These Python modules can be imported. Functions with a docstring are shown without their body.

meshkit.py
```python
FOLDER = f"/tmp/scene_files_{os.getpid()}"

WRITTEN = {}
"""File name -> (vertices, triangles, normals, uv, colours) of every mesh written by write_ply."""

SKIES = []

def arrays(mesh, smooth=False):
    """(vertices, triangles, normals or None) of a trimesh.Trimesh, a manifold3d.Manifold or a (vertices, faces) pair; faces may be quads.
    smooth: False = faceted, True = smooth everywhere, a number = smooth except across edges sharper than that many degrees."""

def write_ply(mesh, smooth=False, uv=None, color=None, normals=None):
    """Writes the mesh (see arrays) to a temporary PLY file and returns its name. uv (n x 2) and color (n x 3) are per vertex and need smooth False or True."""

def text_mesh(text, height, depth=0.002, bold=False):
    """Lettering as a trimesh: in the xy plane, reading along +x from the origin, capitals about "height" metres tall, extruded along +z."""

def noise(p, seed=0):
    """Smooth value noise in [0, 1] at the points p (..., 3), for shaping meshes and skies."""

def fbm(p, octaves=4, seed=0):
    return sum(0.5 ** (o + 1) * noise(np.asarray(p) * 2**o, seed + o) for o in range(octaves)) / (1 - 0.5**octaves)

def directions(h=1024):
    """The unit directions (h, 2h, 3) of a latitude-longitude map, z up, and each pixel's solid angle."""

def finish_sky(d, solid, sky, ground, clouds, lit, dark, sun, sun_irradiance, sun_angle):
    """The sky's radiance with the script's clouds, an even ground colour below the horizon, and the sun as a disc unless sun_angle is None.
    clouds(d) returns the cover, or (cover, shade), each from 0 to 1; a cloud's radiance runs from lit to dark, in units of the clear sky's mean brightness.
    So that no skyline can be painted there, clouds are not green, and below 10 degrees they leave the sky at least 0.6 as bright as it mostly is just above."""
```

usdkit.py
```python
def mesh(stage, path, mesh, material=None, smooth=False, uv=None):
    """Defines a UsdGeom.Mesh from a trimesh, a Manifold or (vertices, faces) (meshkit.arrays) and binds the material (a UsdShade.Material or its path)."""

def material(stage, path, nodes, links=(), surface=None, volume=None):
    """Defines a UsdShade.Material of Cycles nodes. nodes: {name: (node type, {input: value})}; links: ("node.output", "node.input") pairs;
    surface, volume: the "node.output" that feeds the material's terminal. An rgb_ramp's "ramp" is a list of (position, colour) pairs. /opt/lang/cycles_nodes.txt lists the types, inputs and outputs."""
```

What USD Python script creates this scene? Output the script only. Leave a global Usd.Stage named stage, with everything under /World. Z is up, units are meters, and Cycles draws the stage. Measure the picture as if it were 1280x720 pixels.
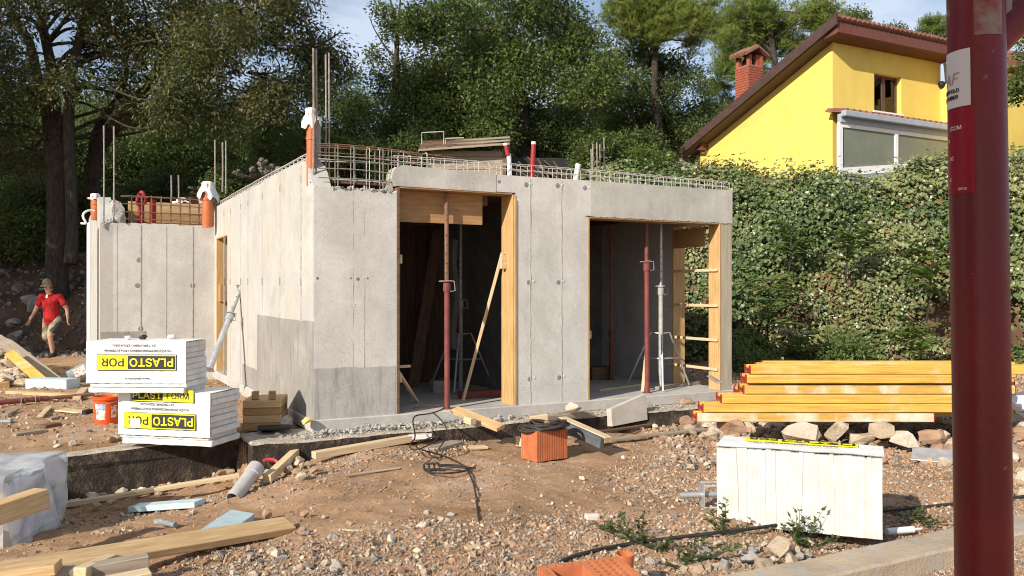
import math, random
import numpy as np, trimesh, manifold3d as m3, usdkit, meshkit
from scipy.interpolate import RBFInterpolator
from pxr import Usd, UsdGeom, UsdLux, UsdShade, Gf, Sdf, Vt

stage = Usd.Stage.CreateInMemory()
UsdGeom.SetStageUpAxis(stage, 'Z'); UsdGeom.SetStageMetersPerUnit(stage, 1.0)
UsdGeom.Xform.Define(stage, '/World'); UsdGeom.Scope.Define(stage, '/World/Looks')
PI = math.pi

# ------------------------------------------------------------------ camera, sky, sun, exposure
F, HY, EYE = 1060.0, 363.0, 1.395          # focal length in photo pixels, horizon row, eye height above the slab (z = 0)
cam = UsdGeom.Camera.Define(stage, '/World/camera')
cam.CreateHorizontalApertureAttr(36.0); cam.CreateVerticalApertureAttr(20.25)
cam.CreateFocalLengthAttr(F / 1280 * 36.0); cam.CreateClippingRangeAttr(Gf.Vec2f(0.05, 5000))
cam.AddTranslateOp().Set(Gf.Vec3d(0, 0, EYE)); cam.AddRotateXOp().Set(90 + math.degrees(math.atan((HY - 360) / F)))
cam.CreateExposureAttr(0.38)
SUN_AZ, SUN_EL = math.radians(52), math.radians(28)     # light travels towards +x,+y at SUN_AZ from +x
to_sun = np.array([-math.cos(SUN_AZ) * math.cos(SUN_EL), -math.sin(SUN_AZ) * math.cos(SUN_EL), math.sin(SUN_EL)])
SUN_ROT = math.atan2(to_sun[0], to_sun[1])
sky_mat = usdkit.material(stage, '/World/Looks/sky', {
    'sky': ('sky_texture', {'sky_type': 'single_scattering', 'sun_disc': False, 'sun_elevation': SUN_EL, 'sun_rotation': SUN_ROT, 'altitude': 150.0, 'aerosol_density': 1.0, 'ozone_density': 1.5}),
    'tc': ('texture_coordinate', {}), 'mp': ('mapping', {'scale': (1.0, 1.0, 2.2)}),
    'n': ('noise_texture', {'scale': 3.4, 'detail': 9.0, 'roughness': 0.56, 'distortion': 0.25}),
    'r': ('rgb_ramp', {'ramp': [(0.0, (0.14, 0.14, 0.14)), (0.48, (0.22, 0.22, 0.22)), (0.6, (0.75, 0.75, 0.75)), (1.0, (0.92, 0.92, 0.92))]}),
    'mx': ('mix', {'color2': (6.3, 7.0, 8.2)}), 'bg': ('background_shader', {'strength': 0.098})},
    [('tc.generated', 'mp.vector'), ('mp.vector', 'n.vector'), ('n.fac', 'r.fac'), ('r.color', 'mx.fac'), ('sky.color', 'mx.color1'), ('mx.color', 'bg.color')], surface='bg.background')
dome = UsdLux.DomeLight.Define(stage, '/World/sky'); dome.CreateIntensityAttr(1.0)
UsdShade.MaterialBindingAPI.Apply(dome.GetPrim()).Bind(sky_mat)
sun = UsdLux.DistantLight.Define(stage, '/World/sun')
sun.CreateNormalizeAttr(True); sun.CreateIntensityAttr(1.25); sun.CreateAngleAttr(0.53); sun.CreateColorAttr(Gf.Vec3f(1.0, 0.93, 0.825))
_z = to_sun; _x = np.cross([0, 0, 1], _z); _x /= np.linalg.norm(_x); _y = np.cross(_z, _x)
sun.AddTransformOp().Set(Gf.Matrix4d(*_x, 0, *_y, 0, *_z, 0, 0, 0, 0, 1))

# ------------------------------------------------------------------ helpers
def W(px, py, Y):                       # the point at distance Y that the photograph shows at pixel (px, py)
    return np.array([(px - 640) / F * Y, Y, EYE - (py - HY) / F * Y])
def G(px, py, z):                       # the same on the level z
    return W(px, py, (EYE - z) * F / (py - HY))
C0 = np.array([-2.136, 9.13]); BANG = math.atan2(0.471, 0.882)
UX, VX = np.array([math.cos(BANG), math.sin(BANG)]), np.array([-math.sin(BANG), math.cos(BANG)])
def L(t, s, z=0.0):                     # building coordinates (along the front, into the house) to world
    p = C0 + t * UX + s * VX
    return np.array([p[0], p[1], z])
def loc_of(x, y):
    dx, dy = x - C0[0], y - C0[1]
    return dx * UX[0] + dy * UX[1], dx * VX[0] + dy * VX[1]

def cat(*ms):
    vs, fs, n = [], [], 0
    for v, f in ms:
        v = np.asarray(v, float); f = np.asarray(f, int)
        if f.shape[1] == 4: f = np.vstack([f[:, [0, 1, 2]], f[:, [0, 2, 3]]])
        vs.append(v); fs.append(f + n); n += len(v)
    return np.vstack(vs), np.vstack(fs)
def tm(m): return np.array(m.vertices), np.array(m.faces)
def mv(m, d=(0, 0, 0), R=None, s=1.0):
    v = np.asarray(m[0], float) * s
    if R is not None: v = v @ np.asarray(R).T
    return v + np.asarray(d, float), m[1]
def Rx(a): c, s = math.cos(a), math.sin(a); return np.array([[1, 0, 0], [0, c, -s], [0, s, c]])
def Ry(a): c, s = math.cos(a), math.sin(a); return np.array([[c, 0, s], [0, 1, 0], [-s, 0, c]])
def Rz(a): c, s = math.cos(a), math.sin(a); return np.array([[c, -s, 0], [s, c, 0], [0, 0, 1]])
_BF = None
def box(x0, x1, y0, y1, z0, z1, b=0.004):
    """A box with chamfered edges."""
    global _BF
    b = min(b, 0.3 * min(x1 - x0, y1 - y0, z1 - z0))
    pts, unit = [], []
    for sx in (0, 1):
        for sy in (0, 1):
            for sz in (0, 1):
                for k in range(3):
                    i = [b, b, b]; i[k] = 0
                    pts.append([(x0 + i[0], x1 - i[0])[sx], (y0 + i[1], y1 - i[1])[sy], (z0 + i[2], z1 - i[2])[sz]])
                    j = [.2, .2, .2]; j[k] = 0
                    unit.append([(j[0], 1 - j[0])[sx], (j[1], 1 - j[1])[sy], (j[2], 1 - j[2])[sz]])
    if _BF is None:
        h = trimesh.Trimesh(np.array(unit), trimesh.convex.convex_hull(np.array(unit), repair=True).faces, process=False)
        hull = trimesh.convex.convex_hull(np.array(unit))
        idx = [int(np.argmin(((np.array(unit) - v) ** 2).sum(1))) for v in hull.vertices]
        _BF = np.array(idx)[hull.faces]
    return np.array(pts, float), _BF
def cbox(c, size, b=0.004): return box(c[0] - size[0] / 2, c[0] + size[0] / 2, c[1] - size[1] / 2, c[1] + size[1] / 2, c[2] - size[2] / 2, c[2] + size[2] / 2, b)
def tube(pts, r, n=6, cap=True, closed=False):
    p = np.asarray(pts, float); k = len(p)
    r = np.full(k, r, float) if np.ndim(r) == 0 else np.asarray(r, float)
    t = np.gradient(p, axis=0) if not closed else np.roll(p, -1, 0) - np.roll(p, 1, 0)
    t /= np.maximum(np.linalg.norm(t, axis=1, keepdims=True), 1e-12)
    a = np.array([0, 0, 1.0]) if abs(t[0][2]) < 0.9 else np.array([1.0, 0, 0])
    a = np.cross(t[0], a); a /= np.linalg.norm(a)
    rings, ang = [], np.arange(n) * 2 * PI / n
    for i in range(k):
        a = a - t[i] * (a @ t[i]); a /= max(np.linalg.norm(a), 1e-9); b = np.cross(t[i], a)
        rings.append(p[i] + r[i] * (np.cos(ang)[:, None] * a + np.sin(ang)[:, None] * b))
    v = np.vstack(rings); f = []
    for i in range(k if closed else k - 1):
        for j in range(n):
            q = [i * n + j, i * n + (j + 1) % n, ((i + 1) % k) * n + (j + 1) % n, ((i + 1) % k) * n + j]
            f += [[q[0], q[1], q[2]], [q[0], q[2], q[3]]]
    if cap and not closed:
        v = np.vstack([v, p[0], p[-1]]); c = len(v) - 2
        for j in range(n):
            f += [[c, (j + 1) % n, j], [c + 1, (k - 1) * n + j, (k - 1) * n + (j + 1) % n]]
    return v, np.array(f)
def lathe(prof, n=20):
    v, f = [], []
    for r, z in prof:
        for j in range(n):
            a = 2 * PI * j / n; v.append([r * math.cos(a), r * math.sin(a), z])
    for i in range(len(prof) - 1):
        for j in range(n):
            a, b = i * n + j, i * n + (j + 1) % n
            f += [[a, b, b + n], [a, b + n, a + n]]
    return np.array(v, float), np.array(f)
def extr(poly, y0, y1, axis='y'):
    """A polygon in (a, z) extruded along the other axis: axis y takes (x, z), axis x takes (y, z)."""
    from shapely.geometry import Polygon
    P = poly if hasattr(poly, 'exterior') else Polygon(poly)
    m = trimesh.creation.extrude_polygon(P, y1 - y0, engine='earcut')
    v = np.array(m.vertices); f = np.array(m.faces)
    if axis == 'y':
        v = np.stack([v[:, 0], y0 + v[:, 2], v[:, 1]], 1); f = f[:, ::-1]
    elif axis == 'x':
        v = np.stack([y0 + v[:, 2], v[:, 0], v[:, 1]], 1)
    else:
        v = v + [0, 0, y0]
    return v, f
def fine(m, e): 
    v, f = trimesh.remesh.subdivide_to_size(m[0], m[1], e); 
    t = trimesh.Trimesh(v, f); t.merge_vertices(); return tm(t)
def smooth_path(pts, n=8):
    from scipy.interpolate import CubicSpline
    p = np.asarray(pts, float); d = np.r_[0, np.cumsum(np.linalg.norm(np.diff(p, axis=0), axis=1))]
    return CubicSpline(d, p)(np.linspace(0, d[-1], n * (len(p) - 1) + 1))
def rock_mesh(seed, sub=1, flat=0.75, rough=0.10, pts=16):
    r = np.random.RandomState(seed)
    p = r.normal(size=(pts, 3)); p /= np.linalg.norm(p, axis=1, keepdims=True)
    p *= r.uniform(0.8, 1.0, (pts, 1)); p *= np.array([1, r.uniform(0.6, 0.95), flat * r.uniform(0.7, 1)])
    h = trimesh.convex.convex_hull(p)
    v, f = np.array(h.vertices), np.array(h.faces)
    for _ in range(sub): v, f = trimesh.remesh.subdivide(v, f)
    if sub:
        t = trimesh.Trimesh(v, f); t.merge_vertices(); v, f = tm(t)
        n = t.vertex_normals
        v = v + n * (meshkit.fbm(v * 2.6 + seed * 3.1, 3, seed)[:, None] - 0.5) * 2 * rough
    return v, f

_names = {}
def uniq(parent, name):
    k = (parent, name); c = _names.get(k, 0); _names[k] = c + 1
    return f"{parent}/{name}" if c == 0 else f"{parent}/{name}_{c:03d}"
def mat4(loc=(0, 0, 0), R=None, s=1.0):
    R = np.eye(3) if R is None else np.asarray(R); s = np.ones(3) * s
    A = (R * s).T
    return Gf.Matrix4d(*A[0], 0, *A[1], 0, *A[2], 0, *[float(x) for x in loc], 1)
def tag(p, label=None, category=None, group=None, kind=None):
    for k, v in (('label', label), ('category', category), ('group', group), ('kind', kind)):
        if v: p.SetCustomDataByKey(k, v)
    return p
def path_of(p): return str(p.GetPath()) if hasattr(p, 'GetPath') else p
def thing(name, label, category, loc=(0, 0, 0), R=None, group=None, s=1.0):
    x = UsdGeom.Xform.Define(stage, uniq('/World', name)); x.AddTransformOp().Set(mat4(loc, R, s))
    return tag(x.GetPrim(), label, category, group)
def part(parent, name, mesh, material, smooth=False, label=None, kind=None, loc=None, R=None):
    m = usdkit.mesh(stage, uniq(path_of(parent), name), mesh, material, smooth)
    if loc is not None or R is not None: m.AddTransformOp().Set(mat4(loc if loc is not None else (0, 0, 0), R))
    return tag(m.GetPrim(), label=label, kind=kind)
def single(name, mesh, material, label, category, loc=(0, 0, 0), R=None, smooth=False, group=None, kind=None, s=1.0):
    m = usdkit.mesh(stage, uniq('/World', name), mesh, material, smooth); m.AddTransformOp().Set(mat4(loc, R, s))
    return tag(m.GetPrim(), label, category, group, kind)
def struct(name, mesh, material, smooth=False, label=None, category=None, kind='structure'):
    m = usdkit.mesh(stage, uniq('/World', name), mesh, material, smooth)
    return tag(m.GetPrim(), label, category, None, kind)
def copy(src, label, loc=(0, 0, 0), R=None, s=1.0, group=None):
    cd = src.GetCustomData(); base = src.GetName().split('_0')[0] if src.GetName()[-3:].isdigit() else src.GetName()
    x = UsdGeom.Xform.Define(stage, uniq('/World', base)); p = x.GetPrim()
    p.GetReferences().AddInternalReference(src.GetPath()); p.SetInstanceable(True)
    x.ClearXformOpOrder(); x.AddTransformOp().Set(mat4(loc, R, s))
    return tag(p, label, cd['category'], group or cd.get('group'))
def quat_to(Rm):
    q = trimesh.transformations.quaternion_from_matrix(Rm)
    return q
def rand_quats(rs, n):
    u = rs.rand(3, n)
    return np.stack([np.sqrt(1 - u[0]) * np.sin(2 * PI * u[1]), np.sqrt(1 - u[0]) * np.cos(2 * PI * u[1]), np.sqrt(u[0]) * np.sin(2 * PI * u[2]), np.sqrt(u[0]) * np.cos(2 * PI * u[2])], 1)
def yaw_quats(rs, n, tilt=0.3):
    a = rs.rand(n) * 2 * PI; b = rs.rand(n) * 2 * PI; t = rs.rand(n) * tilt / 2
    qz = np.stack([np.cos(a / 2), 0 * a, 0 * a, np.sin(a / 2)], 1)
    qt = np.stack([np.cos(t), np.sin(t) * np.cos(b), np.sin(t) * np.sin(b), 0 * t], 1)
    w1, x1, y1, z1 = qt.T; w2, x2, y2, z2 = qz.T
    return np.stack([w1*w2-x1*x2-y1*y2-z1*z2, w1*x2+x1*w2+y1*z2-z1*y2, w1*y2-x1*z2+y1*w2+z1*x2, w1*z2+x1*y2-y1*x2+z1*w2], 1)
def scatter(path, protos, pos, quats, scales, idx):
    """A PointInstancer; protos: (name, mesh, material)."""
    pi = UsdGeom.PointInstancer.Define(stage, path)
    for n, m, mt in protos: usdkit.mesh(stage, f"{path}/{n}", m, mt)
    pi.CreatePrototypesRel().SetTargets([Sdf.Path(f"{path}/{n}") for n, _, _ in protos])
    pi.CreatePositionsAttr(Vt.Vec3fArray.FromNumpy(np.asarray(pos, np.float32)))
    pi.CreateOrientationsAttr(Vt.QuathArray([Gf.Quath(float(q[0]), float(q[1]), float(q[2]), float(q[3])) for q in quats]))
    sc = np.asarray(scales, np.float32)
    if sc.ndim == 1: sc = np.repeat(sc[:, None], 3, 1)
    pi.CreateScalesAttr(Vt.Vec3fArray.FromNumpy(sc))
    pi.CreateProtoIndicesAttr(Vt.IntArray.FromNumpy(np.asarray(idx, np.int32)))
    return pi.GetPrim()

# ------------------------------------------------------------------ materials
def hexlin(h):
    c = np.array([int(h[i:i + 2], 16) for i in (0, 2, 4)]) / 255
    return tuple(np.where(c < 0.04045, c / 12.92, ((c + 0.055) / 1.055) ** 2.4))
def mixc(a, b, t): return tuple(np.array(a) * (1 - t) + np.array(b) * t)
def pm(name, c1, c2=None, scale=3.0, rough=0.8, bump=0.25, bscale=60.0, spec=0.25, detail=6.0, stretch=None, coords='world', dist=0.01, lo=0.35, hi=0.68, extra=None, metal=0.0):
    """Rough procedural surface: two tones mixed by noise, fine relief. stretch: scale per axis (wood grain)."""
    c2 = c2 or tuple(x * 0.75 for x in c1)
    nodes = {'geo': ('geometry', {}) if coords == 'world' else ('texture_coordinate', {}),
             'map': ('mapping', {'scale': stretch or (1, 1, 1)}),
             'n': ('noise_texture', {'scale': scale, 'detail': detail, 'roughness': 0.62}),
             'r': ('rgb_ramp', {'ramp': [(lo, c2), (hi, c1)]}),
             'b': ('noise_texture', {'scale': bscale, 'detail': 5.0, 'roughness': 0.65}),
             'bp': ('bump', {'strength': bump, 'distance': dist}),
             'p': ('principled_bsdf', {'roughness': rough, 'specular_ior_level': spec, 'metallic': metal})}
    src = 'geo.position' if coords == 'world' else 'geo.object'
    links = [(src, 'map.vector'), ('map.vector', 'n.vector'), ('map.vector', 'b.vector'), ('n.fac', 'r.fac'), ('b.fac', 'bp.height'), ('bp.normal', 'p.normal')]
    col = 'r.color'
    if extra:                                 # (colour, scale, low, high): stains on top
        ec, es, el, eh = extra
        nodes['e'] = ('noise_texture', {'scale': es, 'detail': 7.0, 'roughness': 0.6}); nodes['er'] = ('rgb_ramp', {'ramp': [(el, (0, 0, 0)), (eh, (1, 1, 1))]})
        nodes['em'] = ('mix', {'color2': ec})
        links += [(src, 'e.vector'), ('e.fac', 'er.fac'), ('er.color', 'em.fac'), (col, 'em.color1')]; col = 'em.color'
    links.append((col, 'p.base_color'))
    return usdkit.material(stage, f'/World/Looks/{name}', nodes, links, surface='p.BSDF')
def concrete(name, c1, c2, pores=True, streak=False, warm=None):
    nodes = {'geo': ('geometry', {}), 'n': ('noise_texture', {'scale': 1.9, 'detail': 10.0, 'roughness': 0.72, 'distortion': 0.4}),
             'r': ('rgb_ramp', {'ramp': [(0.34, c2), (0.5, mixc(c1, c2, 0.4)), (0.6, c1), (0.72, mixc(c1, (1, 1, 1), 0.12))]}),
             'mp2': ('mapping', {'scale': (6, 6, 0.7)}), 'n2': ('noise_texture', {'scale': 3.0, 'detail': 6.0, 'roughness': 0.7}),
             'r2': ('rgb_ramp', {'ramp': [(0.3, (0.62, 0.61, 0.6)), (0.5, (0.97, 0.97, 0.97)), (0.75, (1.0, 1.0, 1.0))]}), 'm': ('mix', {'mix_type': 'multiply', 'fac': 0.8 if streak else 0.16}),
             'v': ('voronoi_texture', {'scale': 34.0}), 'vr': ('rgb_ramp', {'ramp': [(0.0, (0.28, 0.27, 0.26)), (0.12, (0.35, 0.34, 0.33)), (0.2, (1, 1, 1))]}),
             'vn': ('noise_texture', {'scale': 4.0, 'detail': 2.0}), 'vnr': ('rgb_ramp', {'ramp': [(0.5, (0, 0, 0)), (0.62, (0.85, 0.85, 0.85))]}),
             'm2': ('mix', {'mix_type': 'multiply'}), 'nf': ('noise_texture', {'scale': 55.0, 'detail': 6.0, 'roughness': 0.7}), 'rf': ('rgb_ramp', {'ramp': [(0.3, (0.8, 0.8, 0.8)), (0.65, (1.08, 1.08, 1.08))]}),
             'm3': ('mix', {'mix_type': 'multiply', 'fac': 0.7}),
             'bp': ('bump', {'strength': 0.35, 'distance': 0.004}), 'bp2': ('bump', {'strength': 0.25 if streak else 0.05, 'distance': 0.02}), 'p': ('principled_bsdf', {'roughness': 0.85, 'specular_ior_level': 0.2})}
    links = [('geo.position', 'n.vector'), ('geo.position', 'mp2.vector'), ('mp2.vector', 'n2.vector'), ('n2.fac', 'r2.fac'), ('n.fac', 'r.fac'), ('r.color', 'm.color1'), ('r2.color', 'm.color2'),
             ('geo.position', 'v.vector'), ('v.distance', 'vr.fac'), ('geo.position', 'vn.vector'), ('vn.fac', 'vnr.fac'), ('vnr.color', 'm2.fac'), ('m.color', 'm2.color1'), ('vr.color', 'm2.color2'),
             ('geo.position', 'nf.vector'), ('nf.fac', 'rf.fac'), ('m2.color', 'm3.color1'), ('rf.color', 'm3.color2'),
             ('nf.fac', 'bp.height'), ('n2.fac', 'bp2.height'), ('bp2.normal', 'bp.normal'), ('bp.normal', 'p.normal')]
    col = 'm3.color'
    if warm:
        nodes.update({'w': ('noise_texture', {'scale': 0.9, 'detail': 4.0}), 'wr': ('rgb_ramp', {'ramp': [(0.52, (0, 0, 0)), (0.68, (0.8, 0.8, 0.8))]}), 'wm': ('mix', {'color2': warm})})
        links += [('mp2.vector', 'w.vector'), ('w.fac', 'wr.fac'), ('wr.color', 'wm.fac'), (col, 'wm.color1')]; col = 'wm.color'
    links.append((col, 'p.base_color'))
    return usdkit.material(stage, f'/World/Looks/{name}', nodes, links, surface='p.BSDF')
def leafmat(name, c1, c2, c3=None, *, gloss=0.25, trans=0.3, rough=0.45, vscale=1.1):
    """Leaves: tone varies between clumps and between leaves; thin, so light comes through."""
    nodes = {'geo': ('geometry', {}), 'n': ('noise_texture', {'scale': vscale, 'detail': 3.0}), 'r': ('rgb_ramp', {'ramp': [(0.33, c1), (0.66, c2)]}),
             'rr': ('rgb_ramp', {'ramp': [(0.0, (0.6, 0.62, 0.6)), (0.6, (1, 1, 1)), (1.0, (1.45, 1.4, 1.25))]}), 'm': ('mix', {'mix_type': 'multiply', 'fac': 1.0}),
             'p': ('principled_bsdf', {'roughness': rough, 'specular_ior_level': gloss}), 't': ('translucent_bsdf', {}), 'mx': ('mix_closure', {'fac': trans})}
    links = [('geo.position', 'n.vector'), ('n.fac', 'r.fac'), ('geo.random_per_island', 'rr.fac'), ('r.color', 'm.color1'), ('rr.color', 'm.color2')]
    col = 'm.color'
    if c3:
        nodes.update({'cr': ('rgb_ramp', {'ramp': [(0.86, (0, 0, 0)), (0.9, (1, 1, 1))]}), 'cm': ('mix', {'color2': c3}), 'wn': ('math', {'math_type': 'multiply', 'value2': 37.7}), 'fr': ('math', {'math_type': 'fraction'})})
        links += [('geo.random_per_island', 'wn.value1'), ('wn.value', 'fr.value1'), ('fr.value', 'cr.fac'), ('cr.color', 'cm.fac'), (col, 'cm.color1')]; col = 'cm.color'
    links += [(col, 'p.base_color'), (col, 't.color'), ('p.BSDF', 'mx.closure1'), ('t.BSDF', 'mx.closure2')]
    return usdkit.material(stage, f'/World/Looks/{name}', nodes, links, surface='mx.closure')

M = {}
M['conc'] = concrete('concrete', (0.59, 0.565, 0.52), (0.46, 0.44, 0.40))
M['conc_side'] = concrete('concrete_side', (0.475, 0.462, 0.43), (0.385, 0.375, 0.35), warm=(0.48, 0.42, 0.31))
M['conc_lintel'] = concrete('concrete_lintel', (0.50, 0.48, 0.43), (0.37, 0.355, 0.32))
M['render'] = concrete('grey_render', (0.33, 0.31, 0.28), (0.25, 0.235, 0.215), streak=True)
M['render_light'] = concrete('light_render', (0.44, 0.42, 0.385), (0.34, 0.325, 0.30), streak=True)
M['floor'] = concrete('concrete_floor', (0.50, 0.47, 0.42), (0.36, 0.34, 0.31))
M['conc_in'] = concrete('inner_concrete', (0.17, 0.16, 0.145), (0.10, 0.095, 0.085))  # shade of the rooms put into the colour, darker than the outer concrete
M['rubble'] = pm('rubble_concrete', (0.52, 0.49, 0.44), (0.33, 0.31, 0.28), scale=14, bump=0.8, bscale=45, dist=0.03)
M['bitumen'] = pm('bitumen', (0.075, 0.062, 0.05), (0.03, 0.026, 0.023), scale=7, bump=0.6, bscale=45, rough=0.75, extra=((0.2, 0.155, 0.11), 10.0, 0.55, 0.72))
M['stain'] = pm('stained_concrete', (0.36, 0.32, 0.27), (0.17, 0.145, 0.12), scale=5, stretch=(3, 3, 0.6), bump=0.5)
M['dark_spot'] = pm('tie_hole', (0.28, 0.27, 0.25), (0.17, 0.165, 0.16), scale=40)
M['seam'] = pm('seam', (0.45, 0.425, 0.38), (0.3, 0.285, 0.26), scale=12)
M['seam_dark'] = pm('seam_dark', (0.22, 0.2, 0.17), (0.14, 0.13, 0.12), scale=12)
M['ply'] = pm('plywood', (0.46, 0.28, 0.13), (0.32, 0.18, 0.08), scale=4, stretch=(1, 6, 6), coords='object', bump=0.15, rough=0.65)
M['wood'] = pm('raw_wood', (0.60, 0.42, 0.22), (0.42, 0.26, 0.12), scale=3, stretch=(1.2, 16, 16), coords='object', bump=0.2, bscale=12, rough=0.7)
M['wood_pale'] = pm('pale_wood', (0.66, 0.52, 0.33), (0.5, 0.36, 0.2), scale=3, stretch=(1.2, 16, 16), coords='object', bump=0.2, bscale=12, rough=0.75)
M['wood_grey'] = pm('weathered_wood', (0.40, 0.33, 0.25), (0.24, 0.19, 0.14), scale=3, stretch=(1.2, 16, 16), coords='object', bump=0.3, bscale=12, rough=0.85)
M['wood_v'] = pm('upright_wood', (0.58, 0.39, 0.18), (0.42, 0.25, 0.10), scale=3, stretch=(14, 14, 1.1), coords='object', bump=0.15, bscale=10, rough=0.6)
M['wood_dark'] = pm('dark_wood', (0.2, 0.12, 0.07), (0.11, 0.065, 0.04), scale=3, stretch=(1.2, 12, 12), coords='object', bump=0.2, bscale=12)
M['rust'] = pm('rusty_steel', (0.26, 0.14, 0.085), (0.14, 0.075, 0.05), scale=25, bump=0.3, bscale=120, rough=0.8)
M['rebar'] = pm('grey_rebar', (0.36, 0.32, 0.28), (0.2, 0.165, 0.14), scale=18, bump=0.3, bscale=120, rough=0.7)
M['rebar_pale'] = pm('cement_rebar', (0.62, 0.59, 0.53), (0.38, 0.34, 0.3), scale=14, bump=0.4, bscale=120, rough=0.85)
M['red_prop'] = pm('red_prop', (0.24, 0.065, 0.055), (0.15, 0.045, 0.04), scale=7, bump=0.1, rough=0.5, extra=((0.42, 0.36, 0.32), 9.0, 0.66, 0.74))
M['galv'] = pm('galvanised', (0.56, 0.57, 0.57), (0.4, 0.41, 0.42), scale=12, bump=0.1, rough=0.45, metal=0.6)
M['galv_dull'] = pm('dull_galvanised', (0.48, 0.47, 0.44), (0.34, 0.33, 0.31), scale=10, bump=0.2, rough=0.65, metal=0.2)
M['pvc'] = pm('orange_pvc', (0.52, 0.16, 0.06), (0.42, 0.12, 0.05), scale=6, bump=0.05, rough=0.4, extra=((0.5, 0.4, 0.33), 11.0, 0.62, 0.72))
M['cloth'] = pm('white_cloth', (0.78, 0.75, 0.69), (0.62, 0.59, 0.53), scale=9, bump=0.5, bscale=30, rough=0.9)
M['red_tube'] = pm('red_conduit', (0.38, 0.032, 0.036), (0.28, 0.026, 0.028), scale=6, bump=0.1, rough=0.45)
M['foam'] = pm('yellow_foam', (0.75, 0.55, 0.2), (0.6, 0.42, 0.14), scale=12, bump=0.6, bscale=25)
M['eps'] = pm('white_polystyrene', (0.605, 0.58, 0.535), (0.53, 0.505, 0.455), scale=9, bump=0.35, bscale=150, dist=0.004, rough=0.75, extra=((0.50, 0.42, 0.33), 7.0, 0.56, 0.8))
M['eps_edge'] = pm('polystyrene_edge', (0.72, 0.69, 0.64), (0.60, 0.57, 0.51), scale=8, bump=0.6, bscale=110, dist=0.006, rough=0.85, extra=((0.6, 0.5, 0.38), 6.0, 0.6, 0.78))
M['black'] = pm('black_plastic', (0.02, 0.02, 0.021), (0.012, 0.012, 0.012), scale=8, bump=0.1, rough=0.5)
M['ink'] = pm('black_print', (0.025, 0.025, 0.026), (0.04, 0.04, 0.04), scale=20, bump=0.05, rough=0.6)
M['yellow'] = pm('yellow_print', (0.82, 0.75, 0.02), (0.76, 0.68, 0.02), scale=10, bump=0.05, rough=0.55)
M['paper'] = pm('white_label', (0.78, 0.78, 0.78), (0.68, 0.68, 0.68), scale=8, bump=0.03, rough=0.5)
M['bucket'] = pm('orange_plastic', (0.70, 0.10, 0.025), (0.6, 0.085, 0.02), scale=6, bump=0.05, rough=0.4, extra=((0.62, 0.5, 0.42), 13.0, 0.66, 0.76))
M['clay'] = pm('terracotta', (0.56, 0.185, 0.075), (0.44, 0.14, 0.06), scale=9, bump=0.25, bscale=70, rough=0.85)
M['grey_tub'] = pm('grey_plastic', (0.23, 0.27, 0.28), (0.16, 0.19, 0.2), scale=7, bump=0.1, rough=0.5, extra=((0.5, 0.5, 0.46), 12.0, 0.55, 0.7))
M['pvc_grey'] = pm('grey_pvc', (0.45, 0.43, 0.41), (0.33, 0.31, 0.29), scale=8, bump=0.1, rough=0.55)
M['foam_blue'] = pm('blue_foam', (0.50, 0.60, 0.62), (0.38, 0.48, 0.48), scale=9, bump=0.3, bscale=60, rough=0.85, extra=((0.55, 0.5, 0.42), 8.0, 0.6, 0.75))
M['beam'] = pm('yellow_beam', (0.66, 0.40, 0.085), (0.42, 0.225, 0.045), scale=2.2, stretch=(1.0, 16, 16), bump=0.3, bscale=9, rough=0.7, lo=0.3, hi=0.62, extra=((0.60, 0.47, 0.30), 2.6, 0.55, 0.75))
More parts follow.
